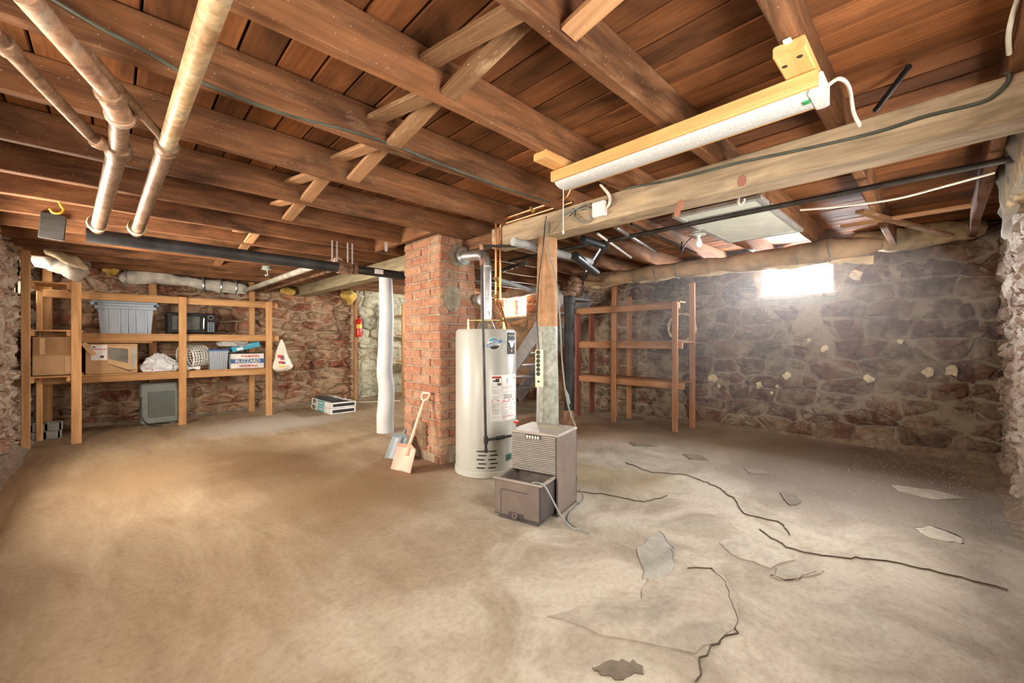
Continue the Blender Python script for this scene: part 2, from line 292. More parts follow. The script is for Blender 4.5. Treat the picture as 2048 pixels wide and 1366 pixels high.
# ------------------------------------------------------------------ mesh helpers
def T(v): return Matrix.Translation(Vector(v))
class MB:
    def __init__(s): s.v = []; s.f = []; s.m = []; s.mats = []
    def mi(s, mat):
        if mat not in s.mats: s.mats.append(mat)
        return s.mats.index(mat)
    def add(s, vs, fs, mat, M=None):
        o = len(s.v); k = s.mi(mat)
        s.v += [tuple(M @ Vector(p)) for p in vs] if M else [tuple(p) for p in vs]
        s.f += [tuple(i + o for i in f) for f in fs]; s.m += [k] * len(fs)
        return s
    def box(s, lo, hi, mat, M=None, taper=0.0, ch=0.0):
        (a, b, c), (d, e, f) = lo, hi; t = taper
        if ch:
            q = []
            for z, k in ((c, ch), (c + ch, 0), (f - ch, 0), (f, ch)):
                q += [(a + ch + k, b + k, z), (d - ch - k, b + k, z), (d - k, b + ch + k, z), (d - k, e - ch - k, z), (d - ch - k, e - k, z), (a + ch + k, e - k, z), (a + k, e - ch - k, z), (a + k, b + ch + k, z)]
            fs = [tuple(range(7, -1, -1)), tuple(range(24, 32))]
            for r in range(3):
                fs += [(r * 8 + i, r * 8 + (i + 1) % 8, r * 8 + 8 + (i + 1) % 8, r * 8 + 8 + i) for i in range(8)]
            return s.add(q, fs, mat, M)
        vs = [(a + t, b + t, c), (d - t, b + t, c), (d - t, e - t, c), (a + t, e - t, c), (a, b, f), (d, b, f), (d, e, f), (a, e, f)]
        return s.add(vs, [(3, 2, 1, 0), (4, 5, 6, 7), (0, 1, 5, 4), (1, 2, 6, 5), (2, 3, 7, 6), (3, 0, 4, 7)], mat, M)
    def tube(s, pts, r, mat, n=10, M=None, caps=True, wob=0.0, seed=0):
        pts = [Vector(p) for p in pts]; rs = r if isinstance(r, (list, tuple)) else [r] * len(pts)
        vs, fs = [], []; up = None
        for i, p in enumerate(pts):
            t = (pts[min(i + 1, len(pts) - 1)] - pts[max(i - 1, 0)]).normalized()
            if up is None:
                up = Vector((0, 0, 1)) if abs(t.z) < .9 else Vector((1, 0, 0))
            up = (up - t * up.dot(t)).normalized(); side = t.cross(up)
            for k in range(n):
                a = 2 * math.pi * k / n; rr = rs[i]
                d = up * math.cos(a) + side * math.sin(a)
                if wob: rr *= 1 + wob * mnoise.noise(p * 5 + d * 1.7 + Vector((seed, 0, 0)))
                vs.append(p + d * rr)
        for i in range(len(pts) - 1):
            fs += [(i * n + k, i * n + (k + 1) % n, (i + 1) * n + (k + 1) % n, (i + 1) * n + k) for k in range(n)]
        if caps: fs += [tuple(range(n - 1, -1, -1)), tuple(range((len(pts) - 1) * n, len(pts) * n))]
        return s.add(vs, fs, mat, M)
    def lathe(s, prof, mat, n=24, M=None):
        vs = [(r * math.cos(2 * math.pi * k / n), r * math.sin(2 * math.pi * k / n), z) for r, z in prof for k in range(n)]
        fs = [(i * n + k, i * n + (k + 1) % n, (i + 1) * n + (k + 1) % n, (i + 1) * n + k) for i in range(len(prof) - 1) for k in range(n)]
        fs += [tuple(range(n - 1, -1, -1)), tuple(range((len(prof) - 1) * n, len(prof) * n))]
        return s.add(vs, fs, mat, M)
    def prism(s, poly, z0, z1, mat, M=None):
        n = len(poly); vs = [(x, y, z0) for x, y in poly] + [(x, y, z1) for x, y in poly]
        fs = [tuple(range(n - 1, -1, -1)), tuple(range(n, 2 * n))] + [(i, (i + 1) % n, n + (i + 1) % n, n + i) for i in range(n)]
        return s.add(vs, fs, mat, M)
    def arc(s, r, a0, a1, z0, z1, mat, n=10, M=None, th=.0015):
        vs, fs = [], []
        for k in range(n + 1):
            a = a0 + (a1 - a0) * k / n
            for rr, z in ((r + th, z0), (r + th, z1), (r - .003, z1), (r - .003, z0)): vs.append((rr * math.cos(a), rr * math.sin(a), z))
        for k in range(n):
            for j in range(4): fs.append((k * 4 + j, k * 4 + 4 + j, k * 4 + 4 + (j + 1) % 4, k * 4 + (j + 1) % 4))
        fs += [(0, 1, 2, 3), tuple(n * 4 + j for j in (3, 2, 1, 0))]
        return s.add(vs, fs, mat, M)
    def build(s, name, parent=None, smooth=False, M=None, angle=None):
        me = bpy.data.meshes.new(name); me.from_pydata(s.v, [], s.f); me.update()
        for m in s.mats: me.materials.append(MAT[m])
        me.polygons.foreach_set('material_index', s.m)
        bm = bmesh.new(); bm.from_mesh(me); bmesh.ops.recalc_face_normals(bm, faces=bm.faces); bm.to_mesh(me); bm.free()
        if smooth:
            me.polygons.foreach_set('use_smooth', [True] * len(me.polygons))
            me.set_sharp_from_angle(angle=math.radians(angle or 40))
        return place(bpy.data.objects.new(name, me), parent, M)
def place(o, parent=None, M=None):
    COL.objects.link(o)
    if M is not None: o.matrix_basis = M
    if parent is not None:
        o.parent = parent
        pm = Matrix.Identity(4); q = parent
        if q.parent is None: pm = q.matrix_basis.copy()
        else: pm = q.parent.matrix_basis @ q.matrix_parent_inverse @ q.matrix_basis
        o.matrix_parent_inverse = pm.inverted()
    return o
def tag(o, label, cat, group=None):
    o['label'] = label; o['category'] = cat
    if group: o['group'] = group
    return o
def thing(name, label, cat, loc=(0, 0, 0), group=None):
    o = bpy.data.objects.new(name, None); o.empty_display_size = .1; COL.objects.link(o)
    o.matrix_basis = T(loc); return tag(o, label, cat, group)
def struct(name, loc=(0, 0, 0)):
    o = bpy.data.objects.new(name, None); COL.objects.link(o); o.matrix_basis = T(loc); o['kind'] = 'structure'; return o
def frame(p0, p1, up=(0, 0, 1)):
    """matrix with local x from p0 to p1, local z near up"""
    p0, p1 = Vector(p0), Vector(p1); x = (p1 - p0).normalized(); up = Vector(up)
    y = up.cross(x).normalized(); z = x.cross(y)
    M = Matrix((x, y, z)).transposed().to_4x4(); M.translation = p0
    return M, (p1 - p0).length
def lumber(name, p0, p1, w, h, mat, parent=None, up=(0, 0, 1), jit=.003, seg=None, seed=None):
    """a sawn timber: p0-p1 is the centre line of its underside, w wide, h high, slightly uneven arrises"""
    M, L = frame(p0, p1, up); n = seg or max(1, int(L / .35)); r = random.Random(seed if seed is not None else R_.random())
    ch = min(.005, w * .15, h * .15); vs, fs = [], []
    for i in range(n + 1):
        x = L * i / n; j = lambda: r.uniform(-jit, jit)
        a, b = w / 2, h; dy, dz = j(), j()
        ring = [(-a + ch, 0), (a - ch, 0), (a, ch), (a, b - ch), (a - ch, b), (-a + ch, b), (-a, b - ch), (-a, ch)]
        vs += [(x, y + dy + j() * .5, z + dz + j() * .5) for y, z in ring]
    for i in range(n): fs += [(i * 8 + k, i * 8 + (k + 1) % 8, i * 8 + 8 + (k + 1) % 8, i * 8 + 8 + k) for k in range(8)]
    fs += [tuple(range(7, -1, -1)), tuple(range(n * 8, n * 8 + 8))]
    return MB().add(vs, fs, mat).build(name, parent, M=M)
def pipe(name, pts, r, mat, parent=None, n=12, bend=.05):
    """round pipe or cable along points, corners rounded"""
    return MB().tube(rounded(pts, bend), r, mat, n).build(name, parent, smooth=True, angle=50)
def rounded(pts, b):
    pts = [Vector(p) for p in pts]; out = [pts[0]]
    for i in range(1, len(pts) - 1):
        p = pts[i]; a, c = pts[i - 1] - p, pts[i + 1] - p; k = min(b, a.length * .45, c.length * .45)
        q0, q1 = p + a.normalized() * k, p + c.normalized() * k
        for t in (0, .25, .5, .75, 1): out.append(q0 * (1 - t) ** 2 + p * 2 * t * (1 - t) + q1 * t * t)
    return out + [pts[-1]]
def smoothpath(pts, n=6):
    pts = [Vector(p) for p in pts]; out = []
    for i in range(len(pts) - 1):
        a = pts[max(i - 1, 0)]; b = pts[i]; c = pts[i + 1]; d = pts[min(i + 2, len(pts) - 1)]
        for k in range(n):
            t = k / n
            out.append(.5 * ((2 * b) + (c - a) * t + (2 * a - 5 * b + 4 * c - d) * t * t + (3 * b - a - 3 * c + d) * t ** 3))
    return out + [pts[-1]]
def cable(name, pts, r, mat, parent=None, n=6):
    return MB().tube(smoothpath(pts), r, mat, n).build(name, parent, smooth=True, angle=60)
def text(name, s, size, mat, M, parent=None, ext=.0008, align='CENTER', bold=0.0, sx=1.0):
    cu = bpy.data.curves.new('t', 'FONT'); cu.body = s; cu.size = size; cu.extrude = ext; cu.align_x = align; cu.align_y = 'CENTER'
    cu.resolution_u = 2; cu.offset = bold
    o = bpy.data.objects.new('t', cu); COL.objects.link(o); dg = bpy.context.evaluated_depsgraph_get()
    me = bpy.data.meshes.new_from_object(o.evaluated_get(dg)); bpy.data.objects.remove(o); bpy.data.curves.remove(cu)
    me.name = name; me.materials.clear(); me.materials.append(MAT[mat])
    if sx != 1: me.transform(Matrix.Diagonal((sx, 1, 1, 1)))
    return place(bpy.data.objects.new(name, me), parent, M)
def facing(o, right, up):
    r, u = Vector(right).normalized(), Vector(up).normalized(); n = r.cross(u)
    M = Matrix((r, u, n)).transposed().to_4x4(); M.translation = Vector(o); return M
def fbm(p, o=4):
    a, s, f = 0, .5, 1.0
    for _ in range(o): a += s * mnoise.noise(p * f); f *= 2.1; s *= .5
    return a
def lump(name, pts, rs, mat, parent=None, n=14, amp=.35, freq=9.0, seed=0, sub=5, flatz=1.0):
    """a soft irregular bundle along a path"""
    P = smoothpath(pts, sub); m = len(P); vs, fs = [], []
    for i, p in enumerate(P):
        u = i / (m - 1) * (len(rs) - 1); k = min(int(u), len(rs) - 2); r = rs[k] + (rs[k + 1] - rs[k]) * (u - k)
        t = (P[min(i + 1, m - 1)] - P[max(i - 1, 0)]).normalized(); up = Vector((0, 0, 1)) if abs(t.z) < .8 else Vector((1, 0, 0))
        up = (up - t * up.dot(t)).normalized(); sd = t.cross(up)
        e = math.sqrt(max(.03, 1 - (2 * i / (m - 1) - 1) ** 8))
        for k in range(n):
            a = 2 * math.pi * k / n; d = up * math.cos(a) * flatz + sd * math.sin(a)
            vs.append(p + d * r * e * (1 + amp * 2 * fbm((p + d * r) * freq + Vector((seed * 3.1, 0, 0)))))
    for i in range(m - 1): fs += [(i * n + k, i * n + (k + 1) % n, (i + 1) * n + (k + 1) % n, (i + 1) * n + k) for k in range(n)]
    fs += [tuple(range(n - 1, -1, -1)), tuple(range((m - 1) * n, m * n))]
    return MB().add(vs, fs, mat).build(name, parent, smooth=True, angle=80)

# ------------------------------------------------------------------ the setting: floor
def floor():
    vs, fs = [], []; x0, x1, y0, y1 = XL - .5, XR + .5, YF - .5, YB + .6; nx, ny = 60, 72
    for j in range(ny + 1):
        for i in range(nx + 1):
            x = x0 + (x1 - x0) * i / nx; y = y0 + (y1 - y0) * j / ny
            vs.append((x, y, .006 * fbm(Vector((x * .9, y * .9, 3)))))
    for j in range(ny): fs += [(j * (nx + 1) + i, j * (nx + 1) + i + 1, (j + 1) * (nx + 1) + i + 1, (j + 1) * (nx + 1) + i) for i in range(nx)]
    f = MB().add(vs, fs, 'concrete_floor').build('floor', smooth=True); f['kind'] = 'structure'; return f
FLOOR = floor()
def floor_patch(name, px, mat, th=.004, seed=1):
    r = random.Random(seed); P = [PZ(a, b, 0) for a, b in px]; n = len(P); out = []
    for i in range(n):
        a, b = P[i], P[(i + 1) % n]
        for k in range(4):
            p = a.lerp(b, k / 4); out.append((p.x + r.uniform(-.012, .012), p.y + r.uniform(-.012, .012)))
    MB().prism(out, -.012, .0035 + th * .6, mat).build(name, FLOOR)
floor_patch('concrete_patch', [(1100, 1235), (1180, 1210), (1270, 1215), (1300, 1150), (1275, 1100), (1330, 1100), (1345, 1150), (1440, 1145), (1480, 1200), (1470, 1260), (1390, 1310), (1200, 1270)], 'patch_grey', seed=1)
floor_patch('concrete_patch', [(1275, 1100), (1318, 1062), (1348, 1095), (1345, 1150), (1290, 1160)], 'patch_blue', .005, 2)
floor_patch('concrete_patch', [(1440, 1085), (1480, 1070), (1575, 1105), (1585, 1120), (1545, 1138), (1460, 1110)], 'patch_light', seed=3)
floor_patch('concrete_patch', [(1560, 1132), (1610, 1120), (1650, 1145), (1590, 1162), (1545, 1158)], 'patch_grey', .005, 4)
floor_patch('concrete_patch', [(1785, 972), (1860, 980), (1935, 998), (1870, 1000), (1800, 985)], 'patch_grey', seed=5)
floor_patch('concrete_patch', [(1830, 1058), (1860, 1052), (1925, 1078), (1925, 1088), (1860, 1078)], 'patch_light', seed=6)
floor_patch('damp_stain', [(1185, 1335), (1225, 1318), (1270, 1325), (1285, 1345), (1240, 1358), (1200, 1350)], 'patch_damp', .003, 7)
floor_patch('damp_stain', [(1260, 885), (1300, 888), (1312, 893), (1270, 893)], 'patch_damp', .003, 8)
floor_patch('damp_stain', [(1364, 908), (1400, 910), (1416, 921), (1380, 918)], 'patch_damp', .003, 9)
floor_patch('damp_stain', [(1487, 938), (1525, 940), (1540, 950), (1500, 948)], 'patch_damp', .003, 10)
floor_patch('damp_stain', [(1560, 985), (1590, 987), (1603, 1008), (1578, 1010)], 'patch_damp', .003, 11)
def crack(px, wd=.006, seed=0):
    r = random.Random(seed); P = [PZ(a, b, 0) for a, b in px]; pts = []
    for a, b in zip(P[:-1], P[1:]):
        n = max(2, int((b - a).length / .035))
        for k in range(n):
            p = a.lerp(b, k / n); pts.append(p + Vector((r.uniform(-.012, .012), r.uniform(-.012, .012), 0)))
    pts.append(P[-1]); vs, fs = [], []; m = len(pts)
    for i, p in enumerate(pts):
        t = (pts[min(i + 1, m - 1)] - pts[max(i - 1, 0)]).normalized(); s = Vector((-t.y, t.x, 0)); q = wd * .2 * r.uniform(.15, 1) * min(1, i * .5 + .2, (m - 1 - i) * .5 + .2) * .5
        vs += [p + s * q + Vector((0, 0, .0085)), p - s * q + Vector((0, 0, .0085)), p - s * q, p + s * q]
    for i in range(m - 1):
        for j in range(4): fs.append((i * 4 + j, i * 4 + (j + 1) % 4, i * 4 + 4 + (j + 1) % 4, i * 4 + 4 + j))
    MB().add(vs, fs, 'crack_dark').build('crack', FLOOR)
crack([(1398, 1366), (1402, 1320), (1420, 1295), (1470, 1268), (1475, 1235), (1462, 1205), (1448, 1165), (1425, 1140), (1375, 1138)], .011, 1)
crack([(1545, 1155), (1590, 1163), (1612, 1150), (1632, 1145)], .010, 2)
crack([(1150, 983), (1210, 990), (1290, 1006), (1335, 992)], .008, 3)
crack([(1250, 925), (1300, 945), (1370, 950), (1430, 972), (1470, 1000), (1490, 1030), (1560, 1045), (1580, 1072)], .007, 4)
crack([(1520, 1060), (1570, 1095), (1640, 1112), (1760, 1122), (1860, 1140), (1990, 1175), (2015, 1182)], .007, 5)
crack([(1830, 1058), (1860, 1053), (1900, 1065), (1928, 1080)], .008, 6)
crack([(1318, 1064), (1345, 1095), (1348, 1125)], .008, 7)

# ------------------------------------------------------------------ rubble walls
def clip(poly, p, n):
    out = []
    for i in range(len(poly)):
        a, b = poly[i], poly[(i + 1) % len(poly)]; da = (a[0] - p[0]) * n[0] + (a[1] - p[1]) * n[1]; db = (b[0] - p[0]) * n[0] + (b[1] - p[1]) * n[1]
        if da <= 0: out.append(a)
        if da * db < 0: t = da / (da - db); out.append((a[0] + (b[0] - a[0]) * t, a[1] + (b[1] - a[1]) * t))
    return out
def rubble(root, u0, u1, z0, z1, holes, su, sz, to3, mats, seed, gap=.013, proud=(.012, .06), fine=1.0, keep=None):
    """irregular stones laid in rough courses; to3(u, z, d) puts a wall point d in front of the mortar face"""
    r = random.Random(seed); A = su / sz; sites = []; z = z0
    while z < z1:
        h = sz * r.uniform(.75, 1.3); u = u0 - r.uniform(0, su)
        while u < u1 + su * .3:
            wd = su * r.uniform(.5, 1.6); sites.append(((u + wd / 2) / A, z + h / 2 + r.uniform(-.28, .28) * h)); u += wd
        z += h
    n = 0
    for i, s in enumerate(sites):
        near = sorted((q for j, q in enumerate(sites) if j != i and abs(q[0] - s[0]) < sz * 3.2 and abs(q[1] - s[1]) < sz * 3.2), key=lambda q: (q[0] - s[0]) ** 2 + (q[1] - s[1]) ** 2)[:16]
        poly = [(u0 / A, z0), (u1 / A, z0), (u1 / A, z1), (u0 / A, z1)]
        for q in near:
            if poly: poly = clip(poly, ((s[0] + q[0]) / 2, (s[1] + q[1]) / 2), (q[0] - s[0], q[1] - s[1]))
        if len(poly) < 3: continue
        poly = [(a * A, b) for a, b in poly]; cu = sum(p[0] for p in poly) / len(poly); cz = sum(p[1] for p in poly) / len(poly)
        if keep and not keep(cu, cz): continue
        if any(a - .06 < cu < b + .06 and c - .05 < cz < d + .05 for a, b, c, d in holes): continue
        ext = max(math.hypot(p[0] - cu, p[1] - cz) for p in poly)
        if ext < sz * .35: continue
        P = []
        for k in range(len(poly)):
            a, b = poly[k], poly[(k + 1) % len(poly)]
            L = math.hypot(b[0] - a[0], b[1] - a[1]); m = 1 if L < sz * .5 else (2 if L < sz * 1.2 else 3)
            for q in range(m):
                t = (q + (.22 if q == 0 else 0)) / m; P.append((a[0] + (b[0] - a[0]) * t, a[1] + (b[1] - a[1]) * t))
            P.append((a[0] + (b[0] - a[0]) * .86, a[1] + (b[1] - a[1]) * .86))
        def toward(p, d):
            L = math.hypot(p[0] - cu, p[1] - cz) or 1; k = max(.1, (L - d) / L); return (cu + (p[0] - cu) * k, cz + (p[1] - cz) * k)
        P = [toward((p[0] + r.uniform(-.012, .012), p[1] + r.uniform(-.010, .010)), gap * r.uniform(.2, 1.8)) for p in P]
        for a, b, c, d in holes:
            P = [p if not (a - .01 < p[0] < b + .01 and c - .01 < p[1] < d + .01) else ((a - .02 if p[0] < (a + b) / 2 else b + .02), p[1]) for p in P]
        d = r.uniform(*proud); tu, tz = r.uniform(-.12, .12), r.uniform(-.16, .16); m = len(P); vs, fs = [], []
        for lvl, (ins, dep) in enumerate(((0, -.05), (.004, d * .35), (ext * .16, d * .85), (ext * .5, d))):
            for p in P:
                q = toward(p, ins * r.uniform(.6, 1.4)); e = dep
                if lvl >= 1: e += ((q[0] - cu) * tu + (q[1] - cz) * tz) * .5 + r.uniform(-.006, .006) * lvl * fine
                vs.append(to3(q[0], q[1], e))
        vs.append(to3(cu, cz, d * 1.02))
        for lv in range(3): fs += [(lv * m + k, lv * m + (k + 1) % m, lv * m + m + (k + 1) % m, lv * m + m + k) for k in range(m)]
        fs += [(3 * m + k, 3 * m + (k + 1) % m, 4 * m) for k in range(m)]
        MB().add(vs, fs, mats(cu, cz, r)).build('stone', root, smooth=True, angle=38); n += 1
    return n
def wallface(root, name, u0, u1, z0, z1, holes, to3, mat, step=.11, amp=.03, seed=0):
    us = sorted(set([u0 + (u1 - u0) * i / int((u1 - u0) / step) for i in range(int((u1 - u0) / step) + 1)]) - set())
    def lines(a, b, cuts):
        n = int((b - a) / step); L = [a + (b - a) * i / n for i in range(n + 1)]
        L = [x for x in L if all(abs(x - c) > step * .4 for c in cuts)] + cuts
        return sorted(L)
    us = lines(u0, u1, sorted({h[0] for h in holes} | {h[1] for h in holes})); zs = lines(z0, z1, sorted({h[2] for h in holes} | {h[3] for h in holes}))
    vs = [to3(u, z, amp * 2 * fbm(Vector((u * 2.3, z * 2.3, seed * 5.3)))) for z in zs for u in us]; n = len(us); fs = []
    for j in range(len(zs) - 1):
        for i in range(n - 1):
            cu, cz = (us[i] + us[i + 1]) / 2, (zs[j] + zs[j + 1]) / 2
            if any(a < cu < b and c < cz < d for a, b, c, d in holes): continue
            fs.append((j * n + i, j * n + i + 1, (j + 1) * n + i + 1, (j + 1) * n + i))
    return MB().add(vs, fs, mat).build(name, root, smooth=True, angle=70)
def backing(root, u0, u1, z0, z1, holes, to3, mat, th):
    """the rest of the wall's thickness, round its openings"""
    m = MB(); us = sorted({u0, u1} | {h[0] for h in holes} | {h[1] for h in holes}); zs = sorted({z0, z1} | {h[2] for h in holes} | {h[3] for h in holes})
    for i in range(len(us) - 1):
        for j in range(len(zs) - 1):
            cu, cz = (us[i] + us[i + 1]) / 2, (zs[j] + zs[j + 1]) / 2
            if any(a < cu < b and c < cz < d for a, b, c, d in holes): continue
            vs = [to3(u, z, d) for d in (-.07, -th) for u, z in ((us[i], zs[j]), (us[i + 1], zs[j]), (us[i + 1], zs[j + 1]), (us[i], zs[j + 1]))]
            m.add(vs, [(0, 1, 2, 3), (7, 6, 5, 4), (0, 4, 5, 1), (1, 5, 6, 2), (2, 6, 7, 3), (3, 7, 4, 0)], mat)
    return m.build('wall_core', root)
WT = DECK - .02
# right-hand back wall (x = XR), with the two bright windows
to_r = lambda u, z, d: (XR - d, u, z)
WR = struct('wall_back_right', (XR, 4, 0))
wallface(WR, 'mortar_face', YF - .1, YB + .1, -.02, WT, WIN_R, to_r, 'mortar_dull', seed=1); backing(WR, YF - .5, YB + .5, -.1, WT + .05, WIN_R, to_r, 'mortar_dull', .45)
n1 = rubble(WR, YF, 4.9, .0, WT, WIN_R, .40, .205, to_r, lambda u, z, r: 'stone_dull', 11, proud=(.004, .04))
n1 += rubble(WR, 4.9, YB, .0, WT, WIN_R, .5, .26, to_r, lambda u, z, r: 'stone_red', 12, proud=(.01, .05))
# left-hand back wall (y = YB), behind the storage shelves, painted pale beyond the jamb
to_b = lambda u, z, d: (u, YB - d, z)
WB = struct('wall_back_left', (2.8, YB, 0))
wallface(WB, 'mortar_face', XL - .1, 3.62, -.02, WT, [], to_b, 'mortar_red', seed=2); wallface(WB, 'painted_mortar_face', 3.62, XR + .1, -.02, WT, [], to_b, 'mortar_mint', seed=3)
backing(WB, XL - .5, XR + .5, -.1, WT + .05, [], to_b, 'mortar_red', .45)
n2 = rubble(WB, XL, 3.52, .0, WT, [], .34, .17, to_b, lambda u, z, r: 'stone_red', 21, proud=(.015, .075))
n2 += rubble(WB, 3.64, XR, .0, WT, [], .42, .22, to_b, lambda u, z, r: 'stone_mint', 22, proud=(.01, .05))
# left wall (x = XL) and near right wall (y = YF): only their far ends come into view
to_l = lambda u, z, d: (XL + d, u, z)
WLs = struct('wall_left', (XL, 4, 0))
wallface(WLs, 'mortar_face', YF - .1, YB + .1, -.02, WT, WIN_L_AND_FILL, to_l, 'mortar_pale', seed=4, amp=.05); backing(WLs, YF - .5, YB + .5, -.1, WT + .05, WIN_L_AND_FILL, to_l, 'mortar_pale', .45)
n3 = rubble(WLs, 4.9, YB, .0, WT, WIN_L_AND_FILL, .30, .17, to_l, lambda u, z, r: 'stone_pale', 31, proud=(.0, .075), gap=.03, fine=1.8)
to_f = lambda u, z, d: (u, YF + d, z)
WF = struct('wall_right', (3, YF, 0))
wallface(WF, 'mortar_face', XL - .1, XR + .1, -.02, WT, FILL_WIN_F, to_f, 'mortar_pale', seed=5, amp=.04); backing(WF, XL - .5, XR + .5, -.1, WT + .05, FILL_WIN_F, to_f, 'mortar_pale', .45)
n4 = rubble(WF, 3.4, XR, .0, WT, FILL_WIN_F, .34, .19, to_f, lambda u, z, r: 'stone_dusty', 41, proud=(.0, .05), gap=.026, fine=1.5)
print('stones', n1, n2, n3, n4)
def dirt_bank(root, pts, seed):
    vs, fs = [], []; n = 6
    for i, (x, y, nx, ny, w0, h0) in enumerate(pts):
        for k in range(n):
            t = k / (n - 1); z = h0 * (1 - t) ** 2.2; q = 1 + .5 * fbm(Vector((x * 2, y * 2, t * 2 + seed)))
            vs.append((x + nx * w0 * t * q, y + ny * w0 * t * q, z * q - .002 + (0 if t < 1 else -.01)))
    m = len(pts)
    for i in range(m - 1): fs += [(i * n + k, i * n + k + 1, (i + 1) * n + k + 1, (i + 1) * n + k) for k in range(n - 1)]
    MB().add(vs, fs, 'dirt').build('dirt_bank', root, smooth=True, angle=80)
dirt_bank(WR, [(XR + .02, YF + i * .12, -1, 0, .30 - .012 * min(i, 14), .14 - .006 * min(i, 14)) for i in range(42)], 1)
dirt_bank(WF, [(3.2 + i * .12, YF - .02, 0, 1, .16, .10) for i in range(26)], 2)
dirt_bank(WLs, [(XL - .02, 4.8 + i * .12, 1, 0, .2, .16) for i in range(30)], 3)
dirt_bank(WB, [(XL + i * .12, YB + .02, 0, -1, .18, .09) for i in range(60)], 4)
# pale paint chips left on the stones of the window wall
for k, (px, py, s) in enumerate([(1428, 755, 12), (1520, 770, 9), (1576, 750, 9), (1556, 772, 5), (1650, 697, 8), (1738, 758, 9), (1857, 744, 10), (1905, 740, 12), (1800, 683, 6), (1713, 552, 14), (1440, 772, 5), (1620, 680, 4), (1545, 785, 4)]):
    c = PX(px, py, XR); r = random.Random(k); q = s / FPX * 4.2
    poly = [(c.y + q * r.uniform(.6, 1.3) * math.cos(a * .7), c.z + q * r.uniform(.6, 1.4) * math.sin(a * .7)) for a in range(9)]
    MB().add([(XR - .046, a, b) for a, b in poly] + [(XR - .040, a, b) for a, b in poly], [tuple(range(9)), tuple(range(17, 8, -1))] + [(i, (i + 1) % 9, 9 + (i + 1) % 9, 9 + i) for i in range(9)], 'chip_cream').build('paint_chip', WR)

# real and added windows: timber frame, glass pane and splayed sill in each opening
def window(k, kind, a, b, c, d, seen=True):
    W = struct('window_%d' % k, {'r': (XR, a, c), 'l': (XL, a, c), 'f': (a, YF, c)}[kind])
    to = {'r': to_r, 'l': to_l, 'f': to_f}[kind]; t = .045; fm = 'frame_wood' if k == 2 else 'window_frame'
    def slab(name, ua, ub, za, zb, da, db, mat):
        vs = [to(u, z, q) for q in (da, db) for u, z in ((ua, za), (ub, za), (ub, zb), (ua, zb))]
        return MB().add(vs, [(0, 1, 2, 3), (7, 6, 5, 4), (0, 4, 5, 1), (1, 5, 6, 2), (2, 6, 7, 3), (3, 7, 4, 0)], mat).build(name, W)
    for n, q in (('frame_jamb', (a, a + t, c, d)), ('frame_jamb', (b - t, b, c, d)), ('frame_rail', (a + t, b - t, c, c + t)), ('frame_rail', (a + t, b - t, d - t, d))):
        slab(n, *q, -.12, -.22, fm)
    if b - a > .75 and not seen: slab('mullion', (a + b) / 2 - .02, (a + b) / 2 + .02, c + t, d - t, -.13, -.2, fm)
    slab('pane', a + t, b - t, c + t, d - t, -.165, -.17, 'glass')
    slab('sill', a - .03, b + .03, c - .035, c + .002, .045, -.12, 'mortar_pale')
for k, h in enumerate(WIN_R): window(k + 1, 'r', *h)
for k, h in enumerate(WIN_L_AND_FILL): window(k + 3, 'l', *h, seen=False)  # the first two left openings are added, out of view, for fill
for k, h in enumerate(FILL_WIN_F): window(k + 6, 'f', *h, seen=False)  # both are added out of view to carry fill light

# ------------------------------------------------------------------ ceiling boards
CE = struct('ceiling', (2.8, 4, DECK))
MB().box((XL - .5, YF - .5, DECK + .035), (XR + .5, YB + .6, DECK + .10), 'dark_void').build('light_block_slab', CE)  # black slab added above the boards to stop light leaks and darken gaps
bd = {}
x = XL - .06; row = 0
while x < XR + .1:
    wd = R_.choice((.142, .150, .156, .162)); ys = [YF - .1] + ([R_.uniform(1.5, 4), R_.uniform(5, 7)] if row % 2 else [R_.uniform(2.6, 5.6)]) + [YB + .1]
    for a, b in zip(ys[:-1], ys[1:]):
        lumber('deck_board', (x + wd / 2, a + .002, DECK + R_.uniform(-.002, .006)), (x + wd / 2, b - .002, DECK + R_.uniform(-.002, .006)), wd - .009, .028, 'deck_wood', CE, jit=.0012, seg=3)
    x += wd; row += 1

# ------------------------------------------------------------------ timbers
JY = [-.20, .363, .907, 1.49, 2.052, 2.663, 3.292, 3.905, 4.50, 5.10, 5.70, 6.30, 6.90, 7.50, 8.10]
ORD = ['first', 'second', 'third', 'fourth', 'fifth', 'sixth', 'seventh', 'eighth', 'ninth', 'tenth', 'eleventh', 'twelfth', 'thirteenth', 'fourteenth', 'fifteenth']
for k, y in enumerate(JY):
    g = 'floor joists under the board ceiling'
    lab = 'rough-sawn brown ceiling joist, %s one counted from the near right stone wall' % ORD[k]
    if k == 7:
        tag(lumber('ceiling_joist', (XL, y, JB), (2.14, y, JB), .055, DECK - JB - .002, 'joist_wood'), 'rough-sawn brown ceiling joist ending at the chimney header, its near half', 'joist', g)
        tag(lumber('ceiling_joist', (2.80, y, JB), (XR, y, JB), .055, DECK - JB - .002, 'joist_wood'), 'rough-sawn brown ceiling joist starting behind the brick chimney', 'joist', g)
    else: tag(lumber('ceiling_joist', (XL, y, JB), (XR, y, JB), .056, DECK - JB - .002, 'joist_wood', jit=.005), lab, 'joist', g)
tag(lumber('chimney_header', (2.17, 3.325, JB), (2.17, 4.47, JB), .055, .18, 'joist_wood'), 'short brown header timber boxing in the brick chimney', 'timber')
GIRD = thing('girder', 'long pale weathered girder beam crossing under the joists at right', 'beam', (2.57, 1.2, GB))
lumber('timber', (2.57, YF + .10, GB), (2.57, 2.84, GB), .18, JB - GB - .001, 'girder_wood', GIRD, jit=.004)
